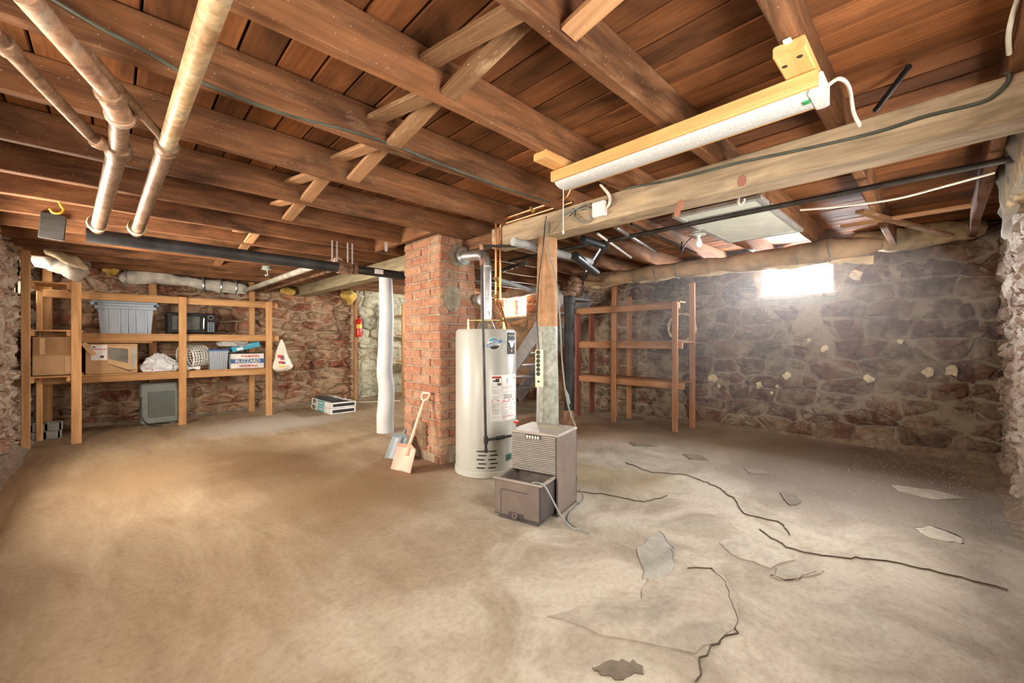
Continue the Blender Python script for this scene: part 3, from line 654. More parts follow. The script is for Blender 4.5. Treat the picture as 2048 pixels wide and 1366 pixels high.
for k, (px, py) in enumerate([(1362, 410), (1355, 425), (1484, 362)]):
    c = PX(px, py, 2.48); MB().lathe([(.002, 0), (.022, .0), (.02, .0015), (.001, .002)], 'red_mark', 9, facing((2.4765, c.y, c.z), (0, -1, 0), (0, 0, 1)) @ Matrix.Diagonal((1, 1.5, 1, 1))).build('red_paint_mark', GIRD)
tag(lumber('trimmer_beam', (2.60, 2.84, GB + .06), (2.60, 3.36, GB + .06), .12, JB - GB - .065, 'joist_wood'), 'short dark timber between girder end and brick chimney', 'beam')
tag(lumber('weathered_girder', (2.57, 4.08, GB), (2.57, YB - .02, GB), .18, JB - GB - .001, 'beam_grey_wood', jit=.004), 'grey-green weathered girder resting on the white log post', 'beam')
# herringbone bridging between the joists
for k in range(1, 12):
    a, b = JY[k], JY[k + 1]; xx = 1.02 + .05 * math.sin(k * 2.1)
    if k == 7: continue
    for s, (za, zb, dx) in enumerate(((JB + .012, DECK - .075, -.06), (DECK - .075, JB + .012, .06))):
        p0 = Vector((xx + dx, a + .029, za)); p1 = Vector((xx + dx * .85, b - .029, zb))
        lab = 'short diagonal bridging board, %s end lower, between %s and %s joists from the right wall' % (('right', 'left')[s], ORD[k], ORD[k + 1])
        tag(lumber('bridging_brace', p0, p1, .085, .022, 'brace_wood', jit=.002), lab, 'brace', 'bridging boards between the joists')
# posts
def log(name, cx, cy, z0, z1, r0, r1, mats, parent, seed, split=None, bend=.02):
    m = MB(); n, k = 22, 34; vs, fs = [], []
    for i in range(k + 1):
        t = i / k; z = z0 + (z1 - z0) * t; ox = bend * fbm(Vector((z * 1.4, seed, 0))) * 2; oy = bend * fbm(Vector((seed, z * 1.4, 4))) * 2
        for j in range(n):
            a = 2 * math.pi * j / n; d = Vector((math.cos(a), math.sin(a), 0)); r = (r0 + (r1 - r0) * t) * (1 + .10 * fbm(Vector((d.x * 2.2, d.y * 2.2, z * .6 + seed))) + .035 * fbm(Vector((d.x * 7, d.y * 7, z * 1.2 + seed))))
            vs.append((cx + ox + d.x * r, cy + oy + d.y * r, z))
    for i in range(k):
        mt = mats[0] if split is None or (i / k * (z1 - z0) + z0) > split else mats[1]
        m.add([], [], mt)
    o = MB()
    o.v = vs
    for i in range(k):
        zc = z0 + (z1 - z0) * (i + .5) / k; mt = mats[0] if split is None or zc > split else mats[1]; q = o.mi(mt)
        for j in range(n): o.f.append((i * n + j, i * n + (j + 1) % n, (i + 1) * n + (j + 1) % n, (i + 1) * n + j)); o.m.append(q)
    o.f += [tuple(range(n - 1, -1, -1)), tuple(range(k * n, k * n + n))]; o.m += [o.mi(mats[-1]), o.mi(mats[0])]
    return o.build(name, parent, smooth=True, angle=50)
MP = thing('log_post', 'rough log post, lower half painted grey, under the girder end', 'post', (2.58, 2.26, 0))
log('log', 2.58, 2.26, 0, GB, .098, .078, ['post_wood', 'post_painted'], MP, 3, 1.31, .012)
WP = thing('white_post', 'crooked white-painted log post left of the brick chimney', 'post', (2.61, 5.13, 0))
log('log', 2.61, 5.13, 0, GB, .112, .085, ['whitewash'], WP, 8, None, .03)
# ------------------------------------------------------------------ brick chimney
CX0, CX1, CY0, CY1 = 2.28, 2.72, 3.373, 4.06
CH = thing('brick_chimney', 'square red brick chimney stack rising through the joists', 'chimney', (2.5, 3.7, 0))
MB().box((CX0 + .012, CY0 + .012, 0), (CX1 - .012, CY1 - .014, DECK - .005), 'brick_mortar').build('mortar_core', CH)
course = .0866; bl = .205
def brick_mesh(L, Wd, Hh, seed):
    r = random.Random(seed); m = MB(); vs = []
    c = .006; q = lambda: r.uniform(-.0035, .0035)
    m.box((0, 0, 0), (L, Wd, Hh), 'brick', ch=c); m.v = [(x + q(), y + q(), z + q()) for x, y, z in m.v]
    return m
pool = {}
def brick(L, Wd, M, k):
    key = (round(L, 2), Wd, k % 5)
    if key not in pool:
        o = brick_mesh(L, Wd, course - .013, hash(key) & 999).build('brick', CH, M=M); pool[key] = o.data; return o
    return place(bpy.data.objects.new('brick', pool[key]), CH, M)
z = .0; k = 0
while z < DECK - course:
    off = 0 if k % 2 else .5
    low = z < .16
    for face in 'lfb':                          # left face (x = CX0), right face (y = CY0) towards the room, back end
        a, b = (CY0, CY1) if face == 'l' else (CX0, CX1)
        if face == 'b': continue
        L = b - a; nb = 2; w0 = L / nb; cuts = [0] + [w0 * (j + (.5 if k % 2 else 0)) for j in range(1 if k % 2 == 0 else 0, nb)] + [L]
        cuts = sorted(set(round(c, 4) for c in cuts if c >= 0 and c <= L))
        for c0, c1 in zip(cuts[:-1], cuts[1:]):
            if c1 - c0 < .03: continue
            pr = R_.uniform(-.004, .005) - (.022 if low and R_.random() < .45 else 0)
            if face == 'l':
                pass
                M = T((CX0 - pr, a + c1 - .006, z)) @ Matrix.Rotation(-H, 4, 'Z'); brick(c1 - c0 - .012, .09, M, k * 7 + int(c0 * 50))
            else:
                M = T((a + c0 + .006, CY0 - pr, z)); brick(c1 - c0 - .012, .09, M, k * 7 + int(c0 * 50))
    z += course; k += 1
MB().box((CX0 - .016, 3.60, .11), (CX0 + .03, 3.86, .38), 'steam_pipe_brown', ch=.008).box((CX0 - .022, 3.63, .14), (CX0, 3.83, .35), 'steam_pipe_brown', ch=.006).build('soot_door', CH)
for (c, sx, sz, nm) in ((PY(905, 597, CY0), .10, .135, 'mortar_patch'), (PY(918, 512, CY0), .12, .12, 'mortar_collar')):
    r = random.Random(int(sx * 100)); poly = [(c.x + sx * r.uniform(.9, 1.06) * math.cos(a * .45), c.z + sz * r.uniform(.9, 1.06) * math.sin(a * .45)) for a in range(14)]
    vs = [(x, CY0 - .008, zz) for x, zz in poly] + [(x, CY0 + .02, zz) for x, zz in poly]
    MB().add(vs, [tuple(range(14)), tuple(range(27, 13, -1))] + [(i, (i + 1) % 14, 14 + (i + 1) % 14, 14 + i) for i in range(14)], 'mortar_patch').build(nm, CH)

# ------------------------------------------------------------------ water heater
HX, HY, HR, HT = 2.535, 2.985, .288, 1.305
WH = thing('water_heater', 'tall pale grey gas water heater with warning labels in front of chimney', 'water heater', (HX, HY, 0))
hm = T((HX, HY, 0))
MB().lathe([(HR - .01, .0), (HR, .01), (HR, .05), (HR - .004, .055), (HR - .004, HT - .02), (HR - .012, HT - .004), (HR - .03, HT)], 'enamel', 64, hm).build('jacket', WH, smooth=True, angle=30)
MB().lathe([(HR - .012, HT - .006), (HR - .02, HT + .006), (.06, HT + .012)], 'enamel_cap', 48, hm).build('top_cap', WH, smooth=True, angle=30)
MB().lathe([(HR + .003, .004), (HR + .004, .05), (HR - .002, .054)], 'enamel_cap', 64, hm).build('base_ring', WH, smooth=True, angle=30)
A0 = math.atan2(-HY, -HX)
def ha(deg): return A0 + math.radians(deg)
def hz(py, d=3.62): return CAM_H - (py - CY) / FPX * d
RL = HR - .004
for col in range(2):
    for r in range(5):
        a = -17 + col * 21 + (3 if r % 2 else 0); z = .232 - r * .036
        MB().arc(RL, ha(a), ha(a + 14), z, z + .011, 'socket_black', 5, hm).build('vent_slot', WH)
lb = MB().arc(RL, ha(9), ha(72), hz(844), hz(751), 'box_white', 14, hm).build('warning_label', WH)
m = MB()
m.arc(RL + .001, ha(10.5), ha(28), hz(756), hz(753.5), 'print_red', 5, hm)
for a, b, y0, y1, mt in [(10.5, 28, 757.5, 754, 'print_red'), (9.3, 71, 803.5, 802, 'print_red'), (31, 60, 836.5, 835, 'print_red'), (30.2, 30.7, 842, 803, 'print_red'), (10.5, 11, 842, 803, 'print_red'), (29, 29.4, 795, 757, 'print_grey'), (31, 31.4, 788, 770, 'print_grey'),
                         (12, 17, 764, 761, 'print_black'), (17, 24, 765, 758, 'print_black'), (20, 28, 772, 767, 'print_brown'), (33, 55, 800, 791, 'print_grey'), (40, 43, 768, 758, 'print_grey'), (62, 66, 762, 757, 'print_orange'), (31, 45, 806, 804.5, 'print_red')]:
    m.arc(RL + .001, ha(a), ha(b), hz(y0), hz(y1), mt, 5, hm)
rr = random.Random(4)
for y in range(775, 842, 3):
    if abs(y - 803) < 3: continue
    for a, b in ((11.5, 28), (32, 46), (48, 58), (61, 70)):
        if y < 800 and a in (48,) and y > 788: continue
        if rr.random() < .8: m.arc(RL + .001, ha(a), ha(a + (b - a) * rr.uniform(.6, 1)), hz(y + 1.0), hz(y), 'print_grey', 3, hm)
m.build('label_print', lb)['kind'] = 'stuff'
dl = MB().arc(RL, ha(39), ha(68), hz(711), hz(662), 'metal_trim', 8, hm).arc(RL + .001, ha(41), ha(66), hz(709), hz(664), 'print_black', 8, hm).build('brand_plate', WH)
def on_jacket(deg, z, lift=.003):
    a = ha(deg); o = Vector((HX + (RL + lift) * math.cos(a), HY + (RL + lift) * math.sin(a), z)); return facing(o, (-math.sin(a), math.cos(a), 0), (0, 0, 1))
M = on_jacket(53, hz(686), .005)
MB().prism([(-.030, .022), (.030, .022), (.030, -.01), (.022, -.03), (0, -.048), (-.022, -.03), (-.030, -.01)], 0, .002, 'panel_white', M).box((-.055, .004, .002), (.055, .022, .004), 'metal_trim', M).build('shield_emblem', dl)
text('plate_text', 'BRADFORD WHITE', .012, 'panel_white', on_jacket(53, hz(671), .004), dl); text('emblem_text', 'DEFENDER', .013, 'print_blue', M @ T((0, .013, .0045)), dl)
MB().lathe([(.001, 0), (.011, 0), (.011, .002), (.001, .002)], 'print_orange', 10, on_jacket(53, hz(702), .003)).build('plate_mark', dl)
M = on_jacket(14, hz(687), .004)
lg = MB().lathe([(.001, 0), (.058, 0), (.058, .001), (.001, .001)], 'panel_white', 28, M).build('logo_sticker', WH)
m = MB()
m.prism([(.053 * math.cos(a * .2), .053 * math.sin(a * .2)) for a in range(2, 15)], .0012, .002, 'print_cyan', M)
for j in range(3): m.box((-.008 + j * .006, .024 + j * .008, .002), (.038 - j * .010, .028 + j * .008, .003), 'print_red', M)
m.prism([(.053 * math.cos(math.pi + a * .2), .053 * math.sin(math.pi + a * .2)) for a in range(2, 15)], .0012, .002, 'print_black', M)
R2 = M @ Matrix.Rotation(math.radians(18), 4, 'Z')
m.box((-.078, -.017, .002), (.078, .017, .004), 'panel_white', R2, ch=.0009).box((-.075, -.014, .003), (.075, .014, .0048), 'print_blue', R2, ch=.0008).build('logo_print', lg)
text('logo_text', 'Hydrojet', .030, 'panel_white', R2 @ T((-.012, 0, .005)), lg, bold=.0006)
MB().arc(RL, ha(38), ha(54), .135, .19, 'print_green', 5, hm).build('energy_label', WH)
# gas valve, relief line and the fittings on its top
gv = MB().box((-.045, -.07, -.06), (.045, .0, .07), 'enamel_cap', on_jacket(48, .42) @ Matrix.Rotation(H, 4, 'X'), ch=.008).build('gas_valve', WH)
a = ha(48); gvx, gvy = HX + (HR + .07) * math.cos(a), HY + (HR + .07) * math.sin(a)
MB().lathe([(.001, 0), (.022, 0), (.020, .02), (.001, .022)], 'ext_red', 12, T((gvx, gvy, .475))).build('knob', gv)
cable('burner_tube', [(gvx, gvy, .38), (gvx - .01, gvy - .03, .30), (gvx + .0, gvy - .0, .22), (HX + .2 * math.cos(a), HY + (HR) * math.sin(a), .14)], .006, 'steel', WH)
MB().lathe([(.09, HT + .012), (.055, HT + .09), (.05, HT + .10)], 'galvanised', 20, hm).build('draft_hood', WH, smooth=True)
for dx, dy, h in ((-.17, .05, .10), (.10, -.14, .12)): MB().tube([(HX + dx, HY + dy, HT), (HX + dx, HY + dy, HT + h)], .012, 'copper', 10).tube([(HX + dx, HY + dy, HT), (HX + dx, HY + dy, HT + .03)], .018, 'brass', 8).build('water_nipple', WH, smooth=True)
FL = thing('flue_pipe', 'shiny galvanised flue pipe elbowing from heater into the chimney', 'flue', (HX, HY, HT + .1))
zt = 2.02
MB().tube(rounded([(HX, HY, HT + .10), (HX, HY, zt), (HX - .03, CY0 - .0, zt + .03)], .10), .052, 'galvanised', 20).build('duct', FL, smooth=True, angle=50)
for zz in (1.62, 1.90): MB().lathe([(.0535, 0), (.0545, .006), (.0535, .012)], 'galvanised', 20, T((HX, HY, zz))).build('seam_ring', FL, smooth=True)
MB().lathe([(.052, 0), (.085, .03), (.088, .045), (.052, .046)], 'galvanised', 20, facing((HX - .028, CY0 - .045, zt + .028), (1, 0, 0), (0, 0, -1)) @ Matrix.Rotation(math.pi, 4, 'X')).build('collar', FL, smooth=True)
GP = thing('gas_pipe', 'black iron gas pipe dropping in front of the water heater', 'pipe', PD(969, 900, 3.50))
t0 = PD(963, 492, 3.50); t1 = PD(972, 905, 3.50); te = PD(972, 880, 3.50)
pipe('riser', [t0, t1], .0115, 'black_iron', GP); MB().tube([te + Vector((0, 0, -.03)), te + Vector((0, 0, .03))], .019, 'black_iron', 10).build('tee', GP, smooth=True)
MB().tube([t1, t1 + Vector((0, 0, .025))], .017, 'black_iron', 8).build('cap', GP); pipe('branch', [te, Vector((gvx, gvy, te.z))], .0115, 'black_iron', GP)
MB().tube([te.lerp(Vector((gvx, gvy, te.z)), .35), te.lerp(Vector((gvx, gvy, te.z)), .6)], .018, 'black_iron', 8).build('union', GP)
pipe('header', [t0, t0 + Vector((.05, .02, .01)), PZ(1045, 492, t0.z + .0)], .0115, 'black_iron', GP); MB().tube([t0 + Vector((0, 0, -.035)), t0 + Vector((0, 0, .02))], .018, 'rust_pipe', 10).build('elbow', GP, smooth=True)
u = PD(964, 525, 3.5); MB().tube([u + Vector((0, 0, -.03)), u + Vector((0, 0, .03))], .02, 'rust_pipe', 8).build('union', GP, smooth=True)
CP = thing('copper_pipe', 'bright copper water pipe rising from the heater and under the girder', 'pipe', (HX + .1, HY - .14, HT))
c0 = Vector((HX + .10, HY - .14, HT + .12)); c1 = PX(992, 443, 2.44); c2 = PX(1135, 395, 2.44)
pipe('pipe_run', [c0, Vector((c1.x, c1.y, 1.55)), c1, c2, c2 + Vector((.0, -.03, .06))], .0115, 'copper', CP, bend=.03)
pipe('pipe_run', [Vector((HX + .16, HY - .12, HT + .02)), Vector((c1.x + .03, c1.y - .02, 1.55)), c1 + Vector((.03, -.02, -.03)), c2 + Vector((.04, -.02, -.03))], .010, 'copper', CP, bend=.03)
for q in (c1.lerp(c2, .55), Vector((c1.x, c1.y, 1.6)), Vector((c1.x, c1.y, 1.75))): MB().tube([q + Vector((0, -.012, -.018)), q + Vector((0, .012, .018))], .017, 'brass', 8).build('fitting', CP)
MB().box((-.008, -.004, -.05), (.008, .004, .05), 'ext_yellow', T((c1.x + .02, c1.y - .03, 1.72))).build('valve_lever', CP)
pipe('manifold', [Vector((HX - .17, HY + .05, HT + .09)), Vector((HX - .02, HY - .16, HT + .09)), Vector((HX + .10, HY - .14, HT + .09))], .010, 'brass', CP, bend=.03)

# ------------------------------------------------------------------ dehumidifier with its bucket pulled out
ex, ey = Vector((.256, -.967, 0)), Vector((.967, .256, 0))
DM = Matrix((ex, ey, Vector((0, 0, 1)))).transposed().to_4x4(); DM.translation = (2.089, 2.181, 0)
DH = thing('dehumidifier', 'brown metal dehumidifier with ribbed front, standing on the floor', 'dehumidifier', (2.3, 2.0, 0))
Wd, Dd, Hd = .376, .33, .5625
MB().box((0, .012, .012), (.012, Dd, Hd - .012), 'dehum_brown').box((Wd - .012, .0, .012), (Wd, Dd, Hd - .012), 'dehum_brown').box((0, Dd - .01, .012), (Wd, Dd, Hd - .012), 'dehum_brown').box((0, 0, .0), (Wd, Dd, .014), 'dehum_dark').build('case', DH, M=DM)
MB().box((-.004, -.006, Hd - .02), (Wd + .004, Dd + .004, Hd), 'dehum_top', ch=.004).build('lid', DH, M=DM)
MB().box((.012, .02, .30), (Wd - .012, Dd - .02, Hd - .02), 'dehum_dark').build('inner_works', DH, M=DM)
gr = MB().box((.004, .010, .275), (Wd - .016, .02, Hd - .02), 'dehum_dark').build('grille', DH, M=DM)
for k in range(20):
    z = .285 + k * .0129
    MB().box((.006, -.004, z), (Wd - .018, .011, z + .0082), 'dehum_light', ch=.002).build('slat', gr, M=DM)
MB().box((.125, -.008, .512), (.245, .0, .540), 'dehum_dark').build('control_opening', DH, M=DM)
for k in range(5): MB().box((.133 + k * .022, -.012, .516), (.147 + k * .022, -.004, .536), 'panel_white', ch=.002).build('button', DH, M=DM)
MB().box((.12, .14, Hd), (.33, .26, Hd + .001), 'label_tan').build('paper_label', DH, M=DM)
BK = thing('dehumidifier_bucket', 'brown plastic water bucket pulled half out of the dehumidifier', 'bucket', (2.0, 1.9, 0))
by0, by1, bx0, bx1 = -.205, .10, -.005, .345
m = MB().box((bx0, by0, .03), (bx1, by0 + .010, .27), 'dehum_brown', ch=.003).box((bx0, by0, .03), (bx0 + .008, by1, .262), 'dehum_brown').box((bx1 - .008, by0, .03), (bx1, by1, .262), 'dehum_dark')
m.box((bx0, by1 - .008, .03), (bx1, by1, .262), 'dehum_brown').box((bx0, by0, .025), (bx1, by1, .034), 'dehum_dark').box((bx0 - .012, by0 - .012, .262), (bx1 + .012, by0 + .012, .274), 'dehum_top', ch=.003).box((bx0 - .01, by0, .262), (bx0 + .01, by1, .272), 'dehum_top').box((bx1 - .01, by0, .262), (bx1 + .012, by1, .272), 'dehum_top').build('tub', BK, M=DM)
m = MB()
for a in ((.045, .04, .049, .20), (.049, .197, .25, .2005)): m.box((a[0], by0 - .002, a[1]), (a[2], by0 + .001, a[3] + .003), 'dehum_dark')
m.build('front_groove', BK, M=DM)
MB().box((.11, by0 - .006, .028), (.22, by0 + .004, .058), 'dehum_dark').build('drain_recess', BK, M=DM)
MB().lathe([(.008, 0), (.018, 0), (.018, .022), (.012, .022), (.008, .004)], 'dehum_brown', 14, DM @ T((.165, by0 - .004, .045)) @ Matrix.Rotation(H, 4, 'X')).build('drain_spout', BK, smooth=True)
MB().box((.02, by0 + .01, .0), (.33, by0 + .10, .026), 'dehum_dark').box((.02, .0, .0), (.33, .10, .026), 'dehum_dark').build('runner', BK, M=DM)
def D(x, y, z): return DM @ Vector((x, y, z))
tag(cable('drain_hose', [D(.24, by0 + .06, .24), D(.28, by0 + .03, .272), D(.36, by0 + .02, .274), D(.41, by0 + .03, .20), D(.46, by0 + .06, .09), D(.52, by0 + .09, .012), D(.58, by0 + .1, .01)], .005, 'pvc_grey'), 'thin grey drain hose bent out of the dehumidifier bucket', 'hose')
cable('power_cord', [D(.40, Dd, .10), D(.42, Dd + .01, .02), D(.42, .10, .008), D(.47, -.04, .008), D(.56, -.10, .008), D(.64, -.13, .008)], .005, 'cable_grey', DH)

# ------------------------------------------------------------------ shovels leaning on the chimney
def shovel(name, lab, pL, pR, ptop, blade_len, bmat, hmat, grip=True, shaft=None):
    S = thing(name, lab, 'shovel', (pL + pR) / 2); c = (pL + pR) / 2; ax = (ptop - c).normalized(); rt = (pR - pL).normalized(); rt = (rt - ax * rt.dot(ax)).normalized(); nz = rt.cross(ax)
    if nz.dot(Vector((0, 0, 0)) - c) < 0: nz = -nz
    w = (pR - pL).length; vs, fs = [], []; nu, nv = 10, 8
    for j in range(nv + 1):
        v = j / nv
        for i in range(nu + 1):
            u = i / nu * 2 - 1; wv = w / 2 * (1.0 - .04 * v - .2 * max(0, v - .85) / .15)
            d = .035 * (abs(u) ** 3) + .012 * math.cos(u * 15) * .18 - .02 * (1 - v)
            vs.append(c + ax * (blade_len * v + .0 ) + rt * u * wv + nz * (d + (.04 if v == 1 else 0)))
    n = nu + 1
    for j in range(nv): fs += [(j * n + i, j * n + i + 1, (j + 1) * n + i + 1, (j + 1) * n + i) for i in range(nu)]
    k = len(vs); vs += [p - nz * .006 for p in vs]; fs += [tuple(q + k for q in f[::-1]) for f in fs]
    edge = [i for i in range(nu)] ; fs += [(i, i + 1, i + 1 + k, i + k) for i in edge] + [(nv * n + i + 1, nv * n + i, nv * n + i + k, nv * n + i + 1 + k) for i in edge]
    fs += [((j + 1) * n, j * n, j * n + k, (j + 1) * n + k) for j in range(nv)] + [(j * n + nu, (j + 1) * n + nu, (j + 1) * n + nu + k, j * n + nu + k) for j in range(nv)]
    MB().add(vs, fs, bmat).build('blade', S, smooth=True, angle=45)
    MB().tube([c + ax * blade_len * .72, c + ax * (ptop - c).length * .9], [.017, .013], hmat, 12).tube([c + ax * blade_len * .6 + nz * -.004, c + ax * blade_len * 1.12], [.026, .018], bmat, 10).build('shaft', S, smooth=True)
    if grip:
        L = (ptop - c).length; b = c + ax * L * .89; q = c + ax * L
        MB().tube(rounded([b, b + ax * .03 + rt * .045, q + rt * .05, q - rt * .05, b + ax * .03 - rt * .045, b], .02), .011, hmat, 10).build('handle_grip', S, smooth=True, angle=60)
shovel('plastic_shovel', 'faded pink plastic snow shovel leaning against the brick chimney', PZ(783, 938, .006), PZ(822, 947, .006), PX(853, 786, 2.235), .24, 'shovel_red', 'shovel_grip')
shovel('plastic_shovel', 'dark grey plastic shovel blade behind the pink shovel', PZ(772, 914, .006), PZ(802, 923, .006), PX(814, 852, 2.24), .26, 'shovel_grey', 'shovel_grey', False)

# ------------------------------------------------------------------ storage shelves on the left
SU = thing('storage_shelves', 'long homemade wooden storage shelves along the back left wall', 'shelves', (.7, 7.95, 0))
for x, y, z0, z1 in ((.725, 7.63, 0, 1.84), (1.83, 7.63, 0, 1.84), (-.626, 8.27, 0, 2.21), (.43, 8.27, 0, DECK - .19), (1.72, 8.27, 0, DECK - .19)):
    lumber('post', (x, y, z0), (x, y, z1), .088, .038, 'shelf_wood', SU, up=(0, -1, 0), jit=.0015)
for z, xa, xb in ((1.79, -.62, 1.97), (1.25, -.62, 1.99), (.71, -.62, 1.82)):
    lumber('shelf_rail', (xa, 7.672, z - .045), (xb, 7.672, z - .045), .036, .085, 'shelf_wood', SU, jit=.001)
    for k, y in enumerate((7.78, 7.95, 8.12, 8.24)[:4]):
        lumber('shelf_plank', (xa, y, z + .04), (xb, y, z + .04), .165 if k < 3 else .06, .018, 'shelf_wood', SU, jit=.001)
TW = thing('shelf_tower', 'narrow wooden shelf tower standing beside the left stone wall', 'shelves', (-.5, 7.3, 0))
for x, y, z1, wd in ((-.70, 7.1, 2.215, .07), (-.31, 7.1, 1.90, .085), (-.64, 7.58, 1.88, .05), (-.345, 7.58, 1.88, .05)):
    lumber('post', (x, y, 0), (x, y, z1), wd, .038, 'shelf_wood', TW, up=(0, -1, 0), jit=.0015)
for z in (1.865, 1.315, .785):
    for k in range(3): lumber('shelf_plank', (-.74, 7.16 + k * .165, z), (-.27, 7.16 + k * .165, z), .155, .02, 'shelf_wood', TW, jit=.001)
    for x in (-.655, -.375): lumber('cleat', (x, 7.075, z - .055), (x, 7.60, z - .055), .03, .055, 'shelf_wood', TW, jit=.001)
def carton(name, lab, lo, hi, mat='cardboard', open_top=True, flaps=True, M=None):
    B = thing(name, lab, 'box', ((lo[0] + hi[0]) / 2, (lo[1] + hi[1]) / 2, lo[2])); t = .005; a, b, c = lo; d, e, f = hi
    m = MB().box((a, b, c), (d, b + t, f), mat).box((a, e - t, c), (d, e, f), mat).box((a, b, c), (a + t, e, f), mat).box((d - t, b, c), (d, e, f), mat).box((a, b, c), (d, e, c + t), mat)
    m.build('box_walls', B)
    return B
B = carton('cardboard_box', 'open brown cardboard box tipped on its side in shelf tower', (-.66, 7.13, .808), (-.335, 7.56, 1.25), 'cardboard')
MB().box((-.65, 7.118, 1.04), (-.345, 7.128, 1.245), 'cardboard_dark').build('inner_flap', B)
MB().box((-.40, 7.12, .82), (-.34, 7.129, 1.03), 'cardboard_light').build('side_flap', B)
MB().box((-.60, 7.114, 1.05), (-.56, 7.119, 1.24), 'cardboard_light', Matrix.Identity(4)).build('torn_tape', B)
z = .768
B = carton('microwave_carton', 'cardboard microwave carton with printed microwave picture on low shelf', (-.26, 7.70, z), (.25, 8.10, z + .40), 'cardboard')
def yface(x0, z0, x1, z1, y, mat, name, par, d=.0012): return MB().box((x0, y - d, z0), (x1, y, z1), mat).build(name, par)
ys = 7.70
lab = yface(-.205, z + .185, -.055, z + .385, ys, 'box_white', 'printed_label', B); yface(-.20, z + .325, -.06, z + .335, ys - .0013, 'print_red', 'label_stripe', lab); yface(-.12, z + .215, -.085, z + .245, ys - .0013, 'print_black', 'label_code', lab)
yface(-.195, z + .35, -.165, z + .365, ys - .0013, 'print_black', 'label_heading', lab)
def yp(poly, y, mat, name, par): MB().add([(a, y - .0012, b) for a, b in poly] + [(a, y, b) for a, b in poly], [tuple(range(len(poly))), tuple(range(2 * len(poly) - 1, len(poly) - 1, -1))], mat).build(name, par)
pic = B
yp([(-.05, z + .37), (.235, z + .37), (.235, z + .06), (.16, z + .05), (-.05, z + .15)], ys, 'cardboard_light', 'picture_body', pic)
yp([(-.045, z + .355), (.15, z + .33), (.15, z + .135), (-.045, z + .20)], ys - .0014, 'print_screen', 'picture_door', pic)
yp([(.18, z + .36), (.225, z + .365), (.225, z + .10), (.18, z + .075)], ys - .0014, 'print_grey', 'picture_side', pic)
yp([(-.07, z + .145), (.16, z + .045), (.22, z + .05), (.16, z + .02), (-.02, z + .115)], ys - .0014, 'print_brown', 'picture_shadow', pic)
MB().box((0, 0, 0), (.055, .004, .19), 'cardboard_light', T((-.30, 7.685, z + .40)) @ Matrix.Rotation(math.radians(148), 4, 'Y') @ T((-.055, 0, 0))).build('loose_flap', B)
tag(lumber('wood_lath', (-.36, 7.72, z + .415), (.40, 7.72, z + .412), .03, .022, 'shelf_wood', jit=.001), 'thin wooden lath lying on top of the microwave carton', 'lath')
# grey tote
z = 1.31
TT = thing('storage_tote', 'large grey-blue plastic storage tote with lid on upper shelf', 'tote', (.13, 7.95, z))
MB().box((-.15, 7.78, z), (.42, 8.14, z + .41), 'tote_grey', taper=.03).build('tub', TT)
for x in (-.06, .06, .135, .21, .33):
    MB().box((x, 7.768, z + .01), (x + .014, 7.80, z + .33), 'tote_grey', taper=.0).build('rib', TT, M=T((0, .0, 0)))
MB().box((-.175, 7.755, z + .33), (.445, 8.165, z + .375), 'tote_grey', ch=.008).box((-.19, 7.74, z + .405), (.46, 8.18, z + .445), 'tote_lid', ch=.01).build('lid', TT)
for x0, x1 in ((-.215, -.17), (.44, .485)): MB().box((x0, 7.88, z + .385), (x1, 8.04, z + .43), 'tote_lid', ch=.008).build('lid_clip', TT)
# black microwave
MW = thing('microwave_oven', 'black microwave oven with round dial on the upper shelf', 'microwave', (.85, 7.95, z))
x0, x1, y0, hh = .565, 1.14, 7.77, .315
MB().box((x0, y0, z + .012), (x1, 8.12, z + hh), 'micro_black', ch=.006).build('case', MW)
dr = MB().box((x0 + .004, y0 - .018, z + .018), (x0 + .45, y0 + .002, z + hh - .006), 'micro_black', ch=.005).build('door', MW)
MB().box((x0 + .055, y0 - .020, z + .065), (x0 + .375, y0 - .016, z + hh - .05), 'micro_glass', ch=.0015).build('door_window', dr)
pipe('handle', [(x0 + .425, y0 - .018, z + .05), (x0 + .42, y0 - .05, z + .07), (x0 + .42, y0 - .05, z + hh - .06), (x0 + .425, y0 - .018, z + hh - .04)], .009, 'chrome', dr)
MB().box((x0 + .455, y0 - .018, z + .018), (x1 - .004, y0 + .002, z + hh - .006), 'micro_black', ch=.004).build('control_panel', MW)
MB().tube([(x0 + .512 + .036 * math.cos(a * .3), y0 - .02, z + hh - .06 + .03 * math.sin(a * .3)) for a in range(22)], .005, 'chrome', 6).build('dial_ring', MW, smooth=True)
for r in range(6):
    for c in range(3): MB().box((x0 + .472 + c * .03, y0 - .021, z + .04 + r * .025), (x0 + .494 + c * .03, y0 - .017, z + .056 + r * .025), 'button_grey').build('button', MW)
for x in (x0 + .04, x1 - .06): MB().box((x, y0 + .03, z - .001), (x + .03, y0 + .06, z + .014), 'socket_black').build('foot', MW)
